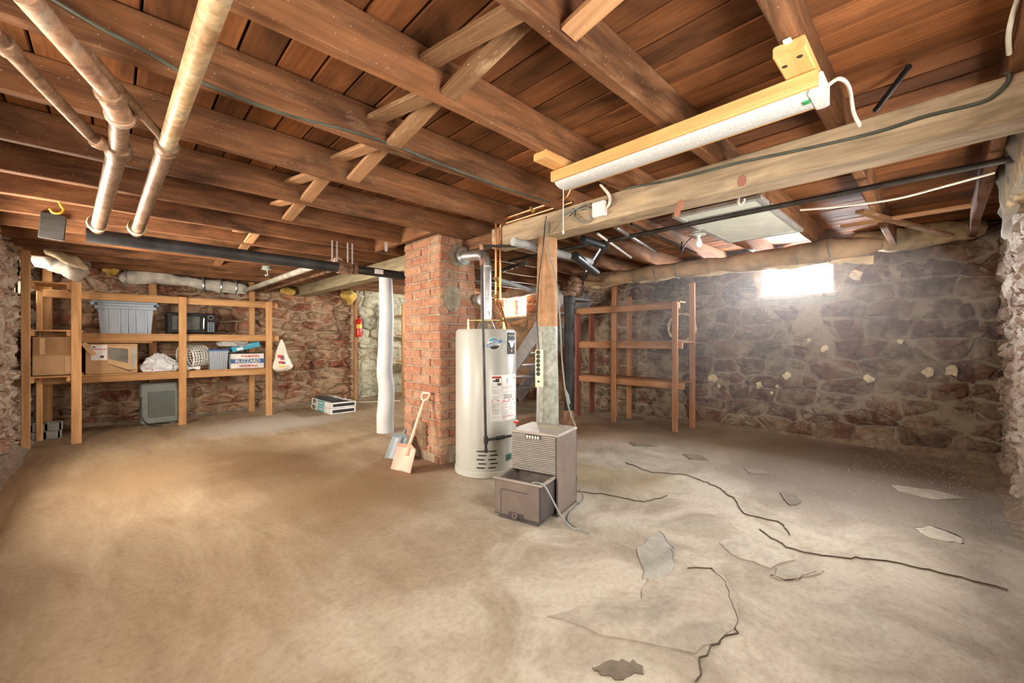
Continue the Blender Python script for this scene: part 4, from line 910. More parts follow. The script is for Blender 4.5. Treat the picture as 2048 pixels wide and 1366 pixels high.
# low shelf: bag, laundry basket, tub, boxes
z = .768
def crumple(name, lab, cat, c, r, mat, seed, freq=5.0, amp=.35, nu=26, nv=16, flat0=True, peak=0.0):
    vs, fs = [], []
    for j in range(nv + 1):
        ph = math.pi * j / nv
        for i in range(nu):
            th = 2 * math.pi * i / nu; d = Vector((math.sin(ph) * math.cos(th), math.sin(ph) * math.sin(th), math.cos(ph)))
            q = 1 + amp * (.5 - abs(fbm(d * freq * .28 + Vector((seed, 0, 0)), 3)) * 2.2) + .03 * math.sin(th * 13 + 7 * fbm(d * 1.5)); 
            p = Vector((d.x * r[0] * q, d.y * r[1] * q, d.z * r[2] * q))
            if peak and d.z > 0: p.x *= 1 - peak * d.z; p.y *= 1 - peak * d.z
            if flat0: p.z = max(p.z, -r[2] * .55)
            vs.append(Vector(c) + p)
    for j in range(nv): fs += [(j * nu + i, j * nu + (i + 1) % nu, (j + 1) * nu + (i + 1) % nu, (j + 1) * nu + i) for i in range(nu)]
    o = MB().add(vs, fs, mat).build(name, None, smooth=True, angle=35)
    return tag(o, lab, cat)
crumple('plastic_bag', 'crumpled white plastic bag lying on the low shelf beside the carton', 'bag', (.48, 7.86, z + .09), (.20, .13, .155), 'bag_white', 3, 7, .42, 40, 24, True, .55)
BS = thing('laundry_basket', 'grey lattice laundry basket lying on its side on shelf', 'basket', (.88, 7.9, z))
bc = Vector((.90, 7.92, z + .205)); ax = Vector((.88, .42, .10)).normalized(); s1 = Vector((0, 0, 1)); s1 = (s1 - ax * s1.dot(ax)).normalized(); s2 = ax.cross(s1)
def bp(u, a): r = .195 - .045 * u; return bc + ax * (u - .5) * .27 + (s1 * math.cos(a) + s2 * math.sin(a)) * r
for u in (0, .16, .32, .48, .64, .80, .97): MB().tube([bp(u, k * math.pi / 14) for k in range(29)], .011 if u in (0, .97) else .0065, 'pvc_white', 6).build('hoop', BS, smooth=True)
for k in range(26): MB().tube([bp(0, k * math.pi / 13), bp(.97, k * math.pi / 13)], .0065, 'pvc_white', 5).build('rib', BS, smooth=True)
e = bp(.98, 0); vs = [bp(.98, k * math.pi / 10) for k in range(20)]; MB().add(vs + [v - ax * .008 for v in vs], [tuple(range(20)), tuple(range(39, 19, -1))], 'pvc_white').build('basket_bottom', BS)
MB().tube(smoothpath([(.77, 7.70, z + .035), (.85, 7.69, z + .04), (.94, 7.71, z + .035)]), [.02 + .012 * math.sin(i * .8) for i in range(13)], 'bag_white', 10).build('rolled_towel', None, smooth=True)
tag(bpy.data.objects['rolled_towel'], 'small rolled white towel lying in front of the laundry basket', 'towel')
TB = thing('plastic_tub', 'clear plastic tub with blue rim on the low shelf', 'tub', (1.17, 7.9, z))
MB().box((1.06, 7.75, z), (1.30, 8.05, z + .285), 'tub_clear', taper=.012).build('tub_body', TB); MB().box((1.05, 7.74, z + .285), (1.31, 8.06, z + .31), 'print_blue', ch=.006).build('rim', TB)
for k in range(9): MB().box((1.08 + k * .024, 7.745, z + .01), (1.09 + k * .024, 7.752, z + .27), 'tub_clear').build('rib', TB)
crumple('clear_bag', 'crinkled clear plastic wrap draped over the blue-rimmed tub', 'bag', (1.38, 7.86, z + .40), (.17, .12, .085), 'wrap_film', 9, 6, .6, 30, 16)
BL = carton('paper_carton', 'white and blue paper carton lettered BLIZZARD on the low shelf', (1.325, 7.73, z), (1.79, 8.05, z + .235), 'box_white')
MB().box((1.325, 7.7285, z + .085), (1.79, 7.73, z + .155), 'print_blue').build('blue_band', BL)
text('carton_text', 'BLIZZARD', .072, 'panel_white', facing((1.56, 7.728, z + .118), (1, 0, 0), (0, 0, 1)), BL, bold=.002, sx=1.05)
text('carton_text', 'W.B.MASON', .045, 'print_red', facing((1.59, 7.729, z + .195), (1, 0, 0), (0, 0, 1)), BL, bold=.002)
text('carton_text', 'W.B.MASON', .045, 'print_red', facing((1.57, 7.729, z + .045), (-1, 0, 0), (0, 0, -1)), BL, bold=.002)
MB().box((1.33, 7.80, z + .235), (1.78, 8.04, z + .25), 'print_black', T((0, 0, 0))).build('dark_contents', BL)
CT = thing('blue_carton', 'flat bright blue carton tilted on top of the white carton', 'box', (1.55, 7.85, z + .26)); Mc = T((1.37, 7.80, z + .262)) @ Matrix.Rotation(math.radians(-13), 4, 'Y')
MB().box((0, 0, 0), (.39, .22, .085), 'print_cyan', Mc).build('box_body', CT); MB().box((.06, -.001, .01), (.15, 0, .05), 'box_white', Mc).build('label', CT); text('carton_text', 'Contractor', .026, 'panel_white', Mc @ facing((.25, -.002, .058), (1, 0, 0), (0, 0, 1)), CT)
# grocery bag hanging from the shelf end
HB = thing('grocery_bag', 'white grocery bag hanging from the shelf end', 'bag', (2.02, 7.66, .72))
vs, fs = [], []; nv, nu = 14, 22
for j in range(nv + 1):
    v = j / nv; zz = 1.235 - .53 * v
    for i in range(nu):
        a = 2 * math.pi * i / nu; r = .012 + .14 * min(1, v * 1.15) ** .9 * (1 if v < .9 else 1 - (v - .9) * 6); q = 1 + .18 * math.sin(a * 5 + 3 * v) * v + .25 * fbm(Vector((math.cos(a) * 2, math.sin(a) * 2, v * 3)))
        vs.append((2.03 + r * q * math.cos(a) + .0 * v, 7.66 + r * .62 * q * math.sin(a), zz))
for j in range(nv): fs += [(j * nu + i, j * nu + (i + 1) % nu, (j + 1) * nu + (i + 1) % nu, (j + 1) * nu + i) for i in range(nu)]
fs += [tuple(range(nv * nu, nv * nu + nu))]
MB().add(vs, fs, 'bag_cream').build('bag_body', HB, smooth=True, angle=50)
for k, (dx, zz, w, h, mt) in enumerate(((-.085, .93, .05, .05, 'print_red'), (-.04, .90, .04, .06, 'print_purple'), (-.07, .84, .06, .035, 'print_red'), (-.02, .83, .05, .03, 'print_purple'), (-.06, .78, .09, .025, 'ext_yellow'))):
    MB().box((2.03 + dx, 7.545, zz), (2.03 + dx + w, 7.56, zz + h), mt, ch=.002).build('bag_print', HB)
# grey louvred unit on the floor, concrete blocks
AC = thing('louvred_unit', 'old grey louvred appliance on the floor under the shelves', 'appliance', (.48, 8.0, 0))
MB().box((.275, 7.82, .02), (.69, 8.05, .60), 'unit_grey', ch=.02).build('case', AC)
lv = MB().box((.36, 7.812, .12), (.655, 7.825, .48), 'unit_dark', ch=.004).build('louvre_panel', AC)
for k in range(17): MB().box((.365, 7.800, .13 + k * .0205), (.65, 7.815, .1405 + k * .0205), 'unit_grey', ch=.002).build('slat', lv)
for x in (.31, .60): MB().box((x, 7.85, 0), (x + .06, 8.02, .022), 'unit_dark').build('foot', AC)
tag(cable('appliance_cord', [(.285, 7.80, .42), (.27, 7.79, .2), (.33, 7.76, .06), (.42, 7.70, .012), (.50, 7.68, .012)], .007, 'cable_black'), 'black power cord hanging from the louvred appliance', 'cord')
for k, z in enumerate((0, .10)):
    m = MB().box((-.73 + k * .01, 7.60, z + .001), (-.47 + k * .01, 7.62, z + .095), 'block_grey', ch=.004).box((-.73 + k * .01, 7.75, z + .001), (-.47 + k * .01, 7.77, z + .095), 'block_grey', ch=.004)
    for x in (-.73, -.61, -.49): m.box((x + k * .01, 7.60, z + .001), (x + .022 + k * .01, 7.77, z + .095), 'block_grey')
    o = m.build('concrete_block'); tag(o, ('lower', 'upper')[k] + ' grey concrete block of the pair under the shelf tower', 'block')

# ------------------------------------------------------------------ shelves on the right
SR = thing('utility_shelves', 'empty wooden shelves against the stone wall right of the post', 'shelves', (5.6, 3.3, 0))
for x, y, z1, wd in ((5.42, 2.474, 1.73, .075), (5.42, 3.42, 1.19, .075), (5.86, 2.43, 2.02, .075), (5.86, 3.413, 1.90, .075), (5.86, 3.68, 2.2, .09)):
    lumber('post', (x, y, 0), (x, y, z1), wd, .038, 'shelf_wood_dark', SR, up=(-1, 0, 0), jit=.0015)
for z, ya, yb in ((1.68, 2.44, 4.14), (1.14, 2.40, 4.14), (.60, 2.38, 4.14)):
    lumber('shelf_rail', (5.46, ya, z - .04), (5.46, yb, z - .04), .036, .085, 'shelf_wood_dark', SR, jit=.0015)
    for k in range(2 if z < 1.5 else 1): lumber('shelf_plank', (5.565 + k * .18, ya, z + .045), (5.565 + k * .18, yb, z + .045), .172, .018, 'shelf_wood_dark', SR, jit=.0012)
for x in (5.44, 5.82): lumber('upright_board', (x, 4.12, 0), (x, 4.12, 1.66), .13, .03, 'red_wood', SR, up=(0, -1, 0))

# ------------------------------------------------------------------ ceiling light fixture
LF = thing('fluorescent_fixture', 'long fluorescent light fixture in a new pine frame under the joists', 'light fixture', (1.9, .93, 2.13))
fx0, fx1, fy0, fy1 = 1.81, 2.0, .31, 1.56
for x in (fx0, fx1): lumber('frame_rail', (x + (.011 if x == fx0 else -.011), fy0, 2.118), (x + (.011 if x == fx0 else -.011), fy1, 2.118), .022, .058, 'pine_new', LF, jit=.0008, seg=2)
MB().box((fx0 + .023, fy0 + .01, 2.15), (fx1 - .023, fy1 - .01, 2.178), 'box_white').build('housing', LF)
vs, fs = [], []; n = 12
for j, y in enumerate((fy0 + .035, fy1 - .005)):
    for k in range(n + 1): a = math.pi * k / n; vs.append(((fx0 + fx1) / 2 - math.cos(a) * .070 * (1.0), y, 2.145 - .05 * math.sin(a) ** .55 if 0 < k < n else 2.15))
for k in range(n): fs.append((k, k + 1, n + 2 + k, n + 1 + k))
fs += [tuple(range(n + 1)), tuple(range(2 * n + 1, n, -1))]
MB().add(vs, fs, 'diffuser').build('diffuser', LF, smooth=True, angle=50)
MB().box((fx0 + .024, fy0 - .012, 2.098), (fx1 - .024, fy0 + .034, 2.178), 'diffuser_edge', ch=.006).build('end_cap', LF)
for x, z in ((fx0 + .03, 2.12), (fx0 + .055, 2.0975)): MB().box((x, fy0 + .034, z - .004), (x + .02, fy0 + .055, z + .012), 'tape_green').build('green_clip', LF)
for y, nm in ((.363, 'near'), (1.50, 'far')):
    b = lumber('mounting_block', (1.655, y, 2.180), (2.07, y, 2.180), .095, .041, 'pine_new', jit=.0008, seg=1)
    tag(b, 'new pine mounting block at the %s end of the light fixture' % nm, 'block')
    if nm == 'near':
        for dx, dy in ((1.70, .34), (1.725, .39)): MB().lathe([(.001, 0), (.009, 0), (.009, .002), (.001, .002)], 'socket_black', 10, T((dx, dy, 2.1785))).build('screw_hole', b)
tag(cable('fixture_cord', [(1.94, .30, 2.165), (1.97, .27, 2.19), (2.04, .25, 2.18), (2.16, .25, 2.13), (2.26, .245, 2.12), (2.33, .25, 2.135), (2.36, .26, 2.17)], .0075, 'cable_white'), 'white flat cord curling from the near end of the light fixture', 'cord')
q = PY(1136, 368, 1.55); tag(MB().tube([(1.90, 1.54, 2.10), (1.905, 1.545, 1.93), (1.907, 1.546, 1.85)], .0025, 'cable_white', 5).lathe([(.001, 0), (.006, .004), (.006, .02), (.001, .024)], 'cable_white', 8, T((1.907, 1.546, 1.83))).build('pull_cord'), 'white pull cord hanging from the far end of the light fixture', 'cord')
tag(MB().box((-.035, -.012, 0), (.035, .012, .008), 'ivory', T(PZ(1578, 86, JB) + Vector((0, 0, -.009))), ch=.002).build('magnet_catch'), 'small ivory catch plate on the joist by the mounting block', 'catch')
JX = thing('junction_box', 'white junction box with coiled cables on the girder', 'junction box', PX(1203, 420, 2.48))
c = PX(1203, 420, 2.478); MB().box((c.x - .045, c.y - .052, c.z - .052), (c.x, c.y + .052, c.z + .052), 'box_white', ch=.006).build('cover', JX)
for k, (rx, dz) in enumerate(((.11, -.07), (.09, .035), (.12, .06))):
    cable('cable_loop', [(c.x - .02, c.y + .05, c.z - .02 + .03 * k), (c.x - .03, c.y + .12, c.z + dz), (c.x - .03, c.y + .05 + rx * 1.5, c.z + dz * .4 + .02), (c.x - .01, c.y + .12 + rx, c.z + .06), (c.x - .01, c.y + .24 + .05 * k, c.z + .02 * k)], .0065, 'cable_grey', JX)
for k in range(2): cable('white_lead', [(c.x - .02, c.y - .05, c.z - .01), (c.x - .03, c.y - .08 - k * .01, c.z + .02), (c.x - .02, c.y - .07 - k * .012, c.z + .08), (c.x - .05, c.y - .02 - k * .012, c.z + .16)], .006, 'cable_white', JX)
# ------------------------------------------------------------------ heating pipes at upper left
def ring(name, p, d, r, L, mat, par, n=12):
    d = Vector(d).normalized(); MB().tube([Vector(p) - d * L / 2, Vector(p) - d * L * .3, Vector(p) + d * L * .3, Vector(p) + d * L / 2], [r * .92, r, r, r * .92], mat, n).build(name, par, smooth=True, angle=40)
PA = thing('heating_pipe', 'rusty heating pipe with elbow and tee below the joists, leftmost of two', 'pipe', (0, 2.7, 2.1))
a0, a1, a2, a3 = PZ(45, -15, 2.13), PZ(222, 190, 2.13), PZ(240, 232, 2.12), PZ(236, 300, 2.12)
a4 = Vector((-.08, 4.28, 2.02))
pipe('pipe_run', [a0, a1], .031, 'steam_pipe', PA, 16); ring('elbow', a1, a1 - a0, .047, .05, 'steam_pipe_brown', PA); MB().tube(rounded([a1 - (a1 - a0).normalized() * .02, a1.lerp(a2, .5), a2], .05), .043, 'steam_pipe', 14).build('elbow', PA, smooth=True)
pipe('pipe_run', [a2, a3], .034, 'steam_pipe_brown', PA, 16); ring('collar', a2, a3 - a2, .05, .035, 'steam_pipe', PA); ring('tee', a3, a4 - a3, .052, .10, 'steam_pipe_brown', PA)
pipe('pipe_run', [a3, a4], .040, 'steam_pipe_brown', PA, 16)
b0, b1 = PZ(-20, 60, 2.13), PZ(186, 277, 2.12)
pipe('branch_run', [b0, b1, a3], .023, 'steam_pipe_brown', PA, 14, .04); ring('branch_collar', b1.lerp(a3, .25), a3 - b1, .036, .045, 'steam_pipe', PA); ring('branch_collar', PZ(12, 92, 2.13), b1 - b0, .032, .05, 'steam_pipe_brown', PA)
PB = thing('heating_pipe', 'thick rusty heating pipe with gold-grey patina, rightmost of two', 'pipe', (.15, 2.6, 2.1))
d0, d1, d2 = PZ(438, -20, 2.12), PZ(334, 292, 2.12), Vector((.13, 4.28, 2.03))
pipe('pipe_run', [d0, d1], .033, 'steam_pipe_gold', PB, 16); pipe('pipe_run', [d1, d2], .036, 'steam_pipe_brown', PB, 16); ring('collar', d1, d2 - d1, .048, .055, 'steam_pipe_brown', PB); ring('collar', d1 + (d2 - d1).normalized() * .05, d2 - d1, .044, .03, 'steam_pipe', PB)
e0, e1 = PZ(172, 103, 2.155), PZ(322, 272, 2.13)
pipe('side_branch', [e0, e1, d1], .018, 'steam_pipe_brown', PB, 12, .02)
ring('joint_wrap', a4 + Vector((0, -.10, .02)), a3 - a4, .058, .05, 'wrap_fray', PA); ring('joint_wrap', d2 + Vector((0, -.10, .02)), d1 - d2, .058, .05, 'wrap_fray', PB)
DR = thing('drain_pipe', 'long black drain pipe slung below the joists towards the chimney', 'pipe', (1.2, 4.3, 1.95))
dz = 1.965
pipe('drain_run', [(-.14, 4.32, dz + .01), (1.70, 4.33, dz)], .052, 'cast_iron', DR, 16); pipe('plastic_run', [(1.78, 4.33, dz), (2.60, 4.33, dz - .005)], .046, 'abs_black', DR, 16)
ring('coupling', (1.74, 4.33, dz), (1, 0, 0), .064, .14, 'rust_pipe', DR, 14); ring('coupling', (1.85, 4.33, dz), (1, 0, 0), .056, .04, 'rust_pipe', DR, 14)
MB().box((2.05, 4.282, dz - .025), (2.15, 4.286, dz + .025), 'box_white').build('paper_tag', DR)
pipe('wye_branch', [(1.74, 4.33, dz), (1.70, 4.38, dz + .07), (1.68, 4.70, dz + .09)], .034, 'steam_pipe_brown', DR, 14, .05); ring('wye_hub', (1.70, 4.40, dz + .075), (0, 1, .1), .046, .06, 'steam_pipe', DR)
for k, px in enumerate((679, 690, 716, 724)):
    x = 1.62 + .05 * k + (.06 if k > 1 else 0)
    MB().box((x, 4.36, dz + .04), (x + .014, 4.363, JB + .02), 'strap').build('strap', DR)
tag(pipe('waste_pipe', [(1.66, 4.72, 2.06), (1.60, 8.3, 2.06)], .036, 'grey_pipe', n=14), 'long grey waste pipe running back to the left stone wall', 'pipe')
tag(pipe('rusty_pipe', [(1.98, 4.6, 2.09), (1.90, 8.3, 2.08)], .022, 'rust_pipe', n=12), 'thin rusty pipe beside the grey waste pipe near back wall', 'pipe')
# cables stapled to the joists
y2 = JY[4] - .034
tag(cable('stapled_cable', [PY(95, -8, y2), PY(200, 55, y2), PY(280, 96, y2), PY(400, 163, y2), PY(560, 225, y2), PY(700, 262, y2), PY(780, 288, y2), PY(900, 335, y2), PY(1020, 380, y2), PY(1100, 404, y2)], .007, 'cable_green'), 'dark green cable stapled along the side of a joist', 'cable')
y1 = JY[3] + .034
tag(cable('stapled_cable', [(-.2, y1, 2.27), (.2, y1 + .01, 2.30), (.45, y1, 2.28), (.70, y1, 2.26), (.90, y1, 2.24)], .007, 'cable_green'), 'short sagging green cable along the far side of a joist', 'cable')
xg = 2.472
tag(cable('girder_cable', [PX(1245, 378, xg), PX(1350, 358, xg), PX(1480, 325, xg), PX(1600, 300, xg), PX(1750, 265, xg), PX(1850, 233, xg), PX(1955, 207, xg), PX(1990, 190, xg), PX(2015, 165, xg), PX(2018, 148, xg), PX(2008, 145, xg)], .008, 'cable_green'), 'grey-green cable stapled along the pale girder, curling at its end', 'cable')
tag(cable('black_hose', [PZ(1818, 133, DECK - .02), PZ(1790, 170, DECK - .03), PZ(1750, 222, 2.33)], .012, 'cable_black'), 'short black cable coming through the ceiling boards', 'cable')
tag(cable('white_cable', [(1.95, -.165, 2.36), (2.02, -.17, 2.30), (2.10, -.16, 2.27), (2.18, -.155, 2.24), (2.30, -.165, 2.225)], .008, 'cable_white'), 'white cable drooping beside the joist at upper right', 'cable')
# power strip and cords on the log post
PS = thing('power_strip', 'ivory power strip with six outlets fixed to the log post', 'power strip', PD(1078, 735, 3.27))
pc = PD(1078, 737, 3.275); Mp = facing(pc, RT + (0,), (0, 0, 1)) @ Matrix.Rotation(math.radians(-14), 4, 'Y')
MB().box((-.030, -.150, -.028), (.030, .150, .004), 'ivory', Mp, ch=.004).build('strip_body', PS)
for k in range(6): MB().lathe([(.001, 0), (.017, 0), (.017, .003), (.001, .003)], 'socket_black', 12, Mp @ T((-.006, .128 - k * .034, .003))).build('outlet', PS)
MB().box((-.010, -.11, .003), (.004, -.095, .012), 'socket_black', Mp).build('switch', PS)
tag(cable('strip_cord', [pc + Vector((0, 0, .14)), PD(1074, 640, 3.30), PD(1078, 560, 3.33), PD(1086, 495, 3.32), PD(1090, 450, 3.18), PD(1093, 432, 3.15)], .005, 'cable_black'), 'thin black cord running up the log post from the power strip', 'cord')
pipe('cord_drop', [pc + Vector((-.005, 0, -.14)), PD(1075, 860, 3.28), PD(1075, 930, 3.30)], .011, 'steel', PS)
tag(cable('hanging_cord', [PX(1094, 442, 2.46), PX(1097, 500, 2.47), PD(1112, 560, 3.24), PD(1120, 640, 3.22), PD(1124, 720, 3.22), PD(1132, 790, 3.22), PD(1142, 830, 3.2), PD(1150, 850, 3.12), PD(1152, 878, 3.13), PD(1148, 905, 3.14), D(.38, Dd + .01, .16)], .0055, 'cable_grey'), 'grey cord hanging beside the log post down to the dehumidifier', 'cord')
MB().tube([PD(1130, 778, 3.22), PD(1134, 790, 3.22), PD(1139, 808, 3.21)], [.007, .014, .007], 'cable_grey', 8).build('inline_switch', bpy.data.objects['hanging_cord'], smooth=True)
# cast-iron stack
ST = thing('iron_stack', 'black cast-iron drain stack standing beside the right shelves', 'pipe', (4.62, 3.64, 0))
MB().tube([(4.62, 3.64, 0), (4.62, 3.64, 1.80)], .068, 'cast_iron', 18).build('stack_pipe', ST, smooth=True); ring('hub', (4.62, 3.64, 1.78), (0, 0, 1), .085, .12, 'cast_iron', ST, 18); ring('base_fitting', (4.62, 3.64, .12), (0, 0, 1), .10, .24, 'rust_pipe', ST, 18)
for k in range(4): ring('rope_packing', (4.62 + .03 * math.sin(k), 3.60 - .03 * k, 1.88 + k * .06), (.2, -.5, 1), .07 + .015 * (k % 2), .07, 'steam_pipe_brown', ST, 14)
pipe('elbow_pipe', [(4.62, 3.62, 2.0), (4.66, 3.50, 2.10), (5.07, 3.40, 2.11)], .06, 'steam_pipe_brown', ST, 14, .08)
# wrapped heating main below the window
IX, IZ = 5.20, 2.11
IP = thing('wrapped_pipe', 'heating main wrapped in torn tan insulation along the window wall', 'pipe', (IX, 2.2, IZ))
P, rs = [], []; y = 3.74; k = 0
while y > .36: P.append((IX, y, IZ + .004 * math.sin(y * 3))); rs.append((.085 + .02 * abs(math.sin(y * 5.2))) * (1.0 + .18 * max(0, (1.6 - y))) * (1 if y > .62 else max(.3, .3 + (y - .36) * 2.7))); y -= .05
MB().tube(P, rs, 'paper_wrap', 18, wob=.22).build('wrapping', IP, smooth=True, angle=60)
for k, y in enumerate((3.7, 3.3, 2.92, 2.62, 2.34, 1.95, 1.45, 1.05, .78)):
    r = .098 * (1 + .18 * max(0, 1.6 - y)); MB().tube([(IX + r * math.cos(a * .35), y + .006 * math.sin(a), IZ + r * math.sin(a * .35)) for a in range(19)], .006, 'cable_grey', 5).build('tie_wire', IP)
vs, fs = [], []; rr = random.Random(5); n = 90
for i in range(n + 1):
    y = 3.72 - 3.27 * i / n; top = IZ - .075 - .02 * max(0, 1.6 - y); h = .004 + .045 * abs(math.sin(y * 4.1)) ** 2 + rr.uniform(0, .014) + (.03 if y < .8 else 0); dx = .03 * math.sin(y * 9)
    for q, hh in ((0, 0), (.5, h * .5), (1, h)): vs.append((IX - .03 + dx * q, y, top - hh)); 
for i in range(n): fs += [(i * 3 + k, i * 3 + k + 1, i * 3 + 4 + k, i * 3 + 3 + k) for k in range(2)]
k = len(vs); vs += [(x + .012, y, z) for x, y, z in vs]; fs += [tuple(q + k for q in f[::-1]) for f in fs[:]] + [(i * 3 + 2, i * 3 + 2 + k, i * 3 + 5 + k, i * 3 + 5) for i in range(n)]
MB().add(vs, fs, 'wrap_fray').build('torn_edge', IP, smooth=True, angle=60)
# flat panel light, bulb, far-side pipes
CPn = thing('ceiling_panel', 'white framed ceiling panel fixed below the joists past girder', 'panel', (3.8, 1.17, 2.2))
MB().box((3.21, .88, 2.188), (4.42, 1.47, 2.205), 'panel_white').build('sheet', CPn)
for q in ((3.19, .86, 4.44, .90), (3.19, 1.45, 4.44, 1.49), (3.19, .90, 3.23, 1.45), (4.40, .90, 4.44, 1.45)): MB().box((q[0], q[1], 2.18), (q[2], q[3], 2.21), 'metal_trim', ch=.003).build('frame_strip', CPn)
def lamp(name, lab, p, glass):
    L = thing(name, lab, 'lamp', p); p = Vector(p)
    MB().lathe([(.03, 0), (.055, -.005), (.058, -.022), (.03, -.035), (.022, -.06)], 'porcelain_green' if glass == 'bulb_glass' else 'porcelain', 18, T(p)).lathe([(.046, -.025), (.066, -.045), (.062, -.05), (.02, -.052)], 'porcelain', 18, T(p)).build('lamp_holder', L, smooth=True)
    MB().lathe([(.014, -.055), (.016, -.075), (.03, -.105), (.031, -.13), (.02, -.155), (.003, -.162)], glass, 18, T(p)).build('bulb', L, smooth=True)
    return L
lamp('bulb_holder', 'porcelain lamp holder with clear bulb under the joists at left', (1.50, 6.34, JB - .001), 'bulb_glass')
L = lamp('bare_bulb', 'bare white light bulb hanging near the ceiling panel', (3.86, 1.55, JB - .002), 'plastic_white')
cable('lamp_wire', [(3.86, 1.55, 2.21), (3.80, 1.62, 2.12), (3.78, 1.66, 2.05), (3.84, 1.70, 2.02), (3.9, 1.72, 2.15)], .006, 'cable_black', L)
def fp(name, lab, a, b, r, mat, cat='pipe'): tag(pipe(name, [a, b], r, mat, n=12), lab, cat)
fp('long_black_pipe', 'long thin black pipe crossing below the joists past the girder', (3.42, -.38, 2.165), (3.42, 3.6, 2.165), .019, 'black_iron')
fp('grey_drain', 'grey plastic pipe with open end behind the log post', PZ(1026, 483, 2.0), PZ(1182, 524, 1.98), .034, 'pvc_grey')
fp('black_drain_pipe', 'dark pipe running back from the grey pipe end', PZ(1150, 512, 1.98), PZ(1192, 545, 1.93), .042, 'abs_black')
fp('galvanised_conduit', 'pale conduit near the ceiling left of the white panel', PZ(1232, 455, 2.18), PZ(1310, 503, 2.18), .018, 'galvanised')
fp('slim_conduit', 'slim pale pipe crossing near the black elbow pipe', PZ(1196, 468, 2.17), PZ(1262, 515, 2.16), .012, 'pvc_white')
fp('dark_conduit', 'thin dark conduit running beside the ceiling panel', PZ(1262, 448, 2.19), PZ(1392, 506, 2.19), .011, 'black_iron')
q0, q1, q2 = PZ(1165, 478, 2.14), PZ(1208, 492, 2.13), Vector((4.68, 3.45, 2.06))
EB = thing('black_elbow_pipe', 'shiny black elbow pipe dropping towards the iron stack', 'pipe', q1); pipe('elbow_run', [q0, q1, q2], .036, 'abs_black', EB, 14, .06); ring('elbow_joint', q1, q2 - q1, .046, .05, 'abs_black', EB)
fp('dark_pipe', 'dark horizontal pipe crossing low under the far joists', (3.1, 3.0, 2.02), (3.9, 6.4, 2.02), .022, 'black_iron'); fp('plastic_pipe', 'bluish grey pipe behind the log post under far joists', (3.2, 3.6, 1.93), (4.9, 4.3, 1.93), .026, 'pvc_grey')
fp('slim_pipe', 'slim grey pipe crossing under the joists near the stack', (3.0, 4.6, 2.06), (5.9, 4.55, 2.06), .018, 'grey_pipe')
tag(cable('loose_white_wire', [PX(1600, 420, 3.46), PX(1690, 412, 3.5), PX(1790, 398, 3.5), PX(1880, 375, 3.5), PX(1990, 345, 3.5)], .007, 'cable_white'), 'loose white wire strung below the joists at far right', 'wire')
tag(cable('white_hook', [PZ(1478, 392, 2.19), PZ(1476, 404, 2.15), PZ(1480, 409, 2.14), PZ(1487, 404, 2.15), PZ(1489, 397, 2.17)], .008, 'cable_white'), 'white plastic hook hanging at the edge of ceiling panel', 'hook')
tag(lumber('diagonal_strut', (4.2, .45, 2.2), (5.6, -.05, 2.17), .06, .03, 'brace_wood'), 'thin wooden strut nailed across the joists at far right', 'strut')
tag(lumber('cross_batten', (4.6, .62, 2.195), (4.6, -.15, 2.195), .06, .025, 'brace_wood'), 'short wooden batten under the joists at far right', 'batten')
# plastic-wrapped insulation at upper right and other insulation
PW = thing('plastic_wrap', 'translucent plastic sheet hanging around a duct at upper right', 'plastic sheet', (3.7, -.3, 2.1))
vs, fs = [], []; nu, nv = 40, 16
for j in range(nv + 1):
    v = j / nv
    for i in range(nu + 1):
        u = i / nu; x = 2.95 + 1.35 * u; zb = 1.93 + .16 * u - .22 * math.exp(-((u - .80) / .09) ** 2) * 1.0; z = 2.39 - (2.39 - zb) * v
        y = -.16 - .13 * math.sin(v * 1.9) * (1 - .5 * u) + .02 * math.sin(u * 38 + 4 * v) * (.3 + v) + .05 * fbm(Vector((x * 3, z * 4, 1)))
        vs.append((x, y - .06 * u, z))
for j in range(nv): fs += [(j * (nu + 1) + i, j * (nu + 1) + i + 1, (j + 1) * (nu + 1) + i + 1, (j + 1) * (nu + 1) + i) for i in range(nu)]
MB().add(vs, fs, 'poly_film').build('sheet', PW, smooth=True, angle=60)
MB().box((2.9, -.40, 2.02), (4.2, -.27, 2.38), 'batt_tan', ch=.02).build('wrapped_duct', PW)
tag(lump('insulation_batt', [(5.95, .75, 2.33), (6.05, .3, 2.30), (6.1, -.1, 2.32), (6.05, -.3, 2.3)], [.09, .13, .11, .08], 'batt_tan', seed=2), 'tan loose insulation stuffed above the wall at far right', 'insulation')
tag(lump('insulation_batt', [(6.1, 2.6, 2.3), (6.12, 2.0, 2.32), (6.1, 1.3, 2.33)], [.05, .08, .07], 'batt_tan', seed=5), 'dusty insulation stuffed between joists above the bright window', 'insulation')
tag(lump('insulation_batt', [PY(205, 532, 8.16), PY(225, 540, 8.16), PY(238, 545, 8.16)], [.04, .09, .05], 'batt_yellow', seed=7, amp=.5), 'yellow insulation tuft on the wall above the grey tote', 'insulation')
IB = thing('taped_insulation', 'white insulation roll bound with grey tape along wall top', 'insulation', PY(360, 565, 8.22))
rp = [PY(238, 557, 8.22), PY(300, 553, 8.22), PY(360, 562, 8.22), PY(430, 572, 8.22), PY(497, 578, 8.22)]
lump('batt', rp, [.10, .12, .07, .10, .12], 'batt_white', IB, amp=.3, seed=3, sub=9)
for t in (250, 405, 440, 470): c = PY(t, 556 + (t - 240) * .085, 8.22); MB().tube([c + Vector((0, .115 * math.cos(a * .35), .115 * math.sin(a * .35))) for a in range(19)], .014, 'foil_tape', 5).build('tape_band', IB)
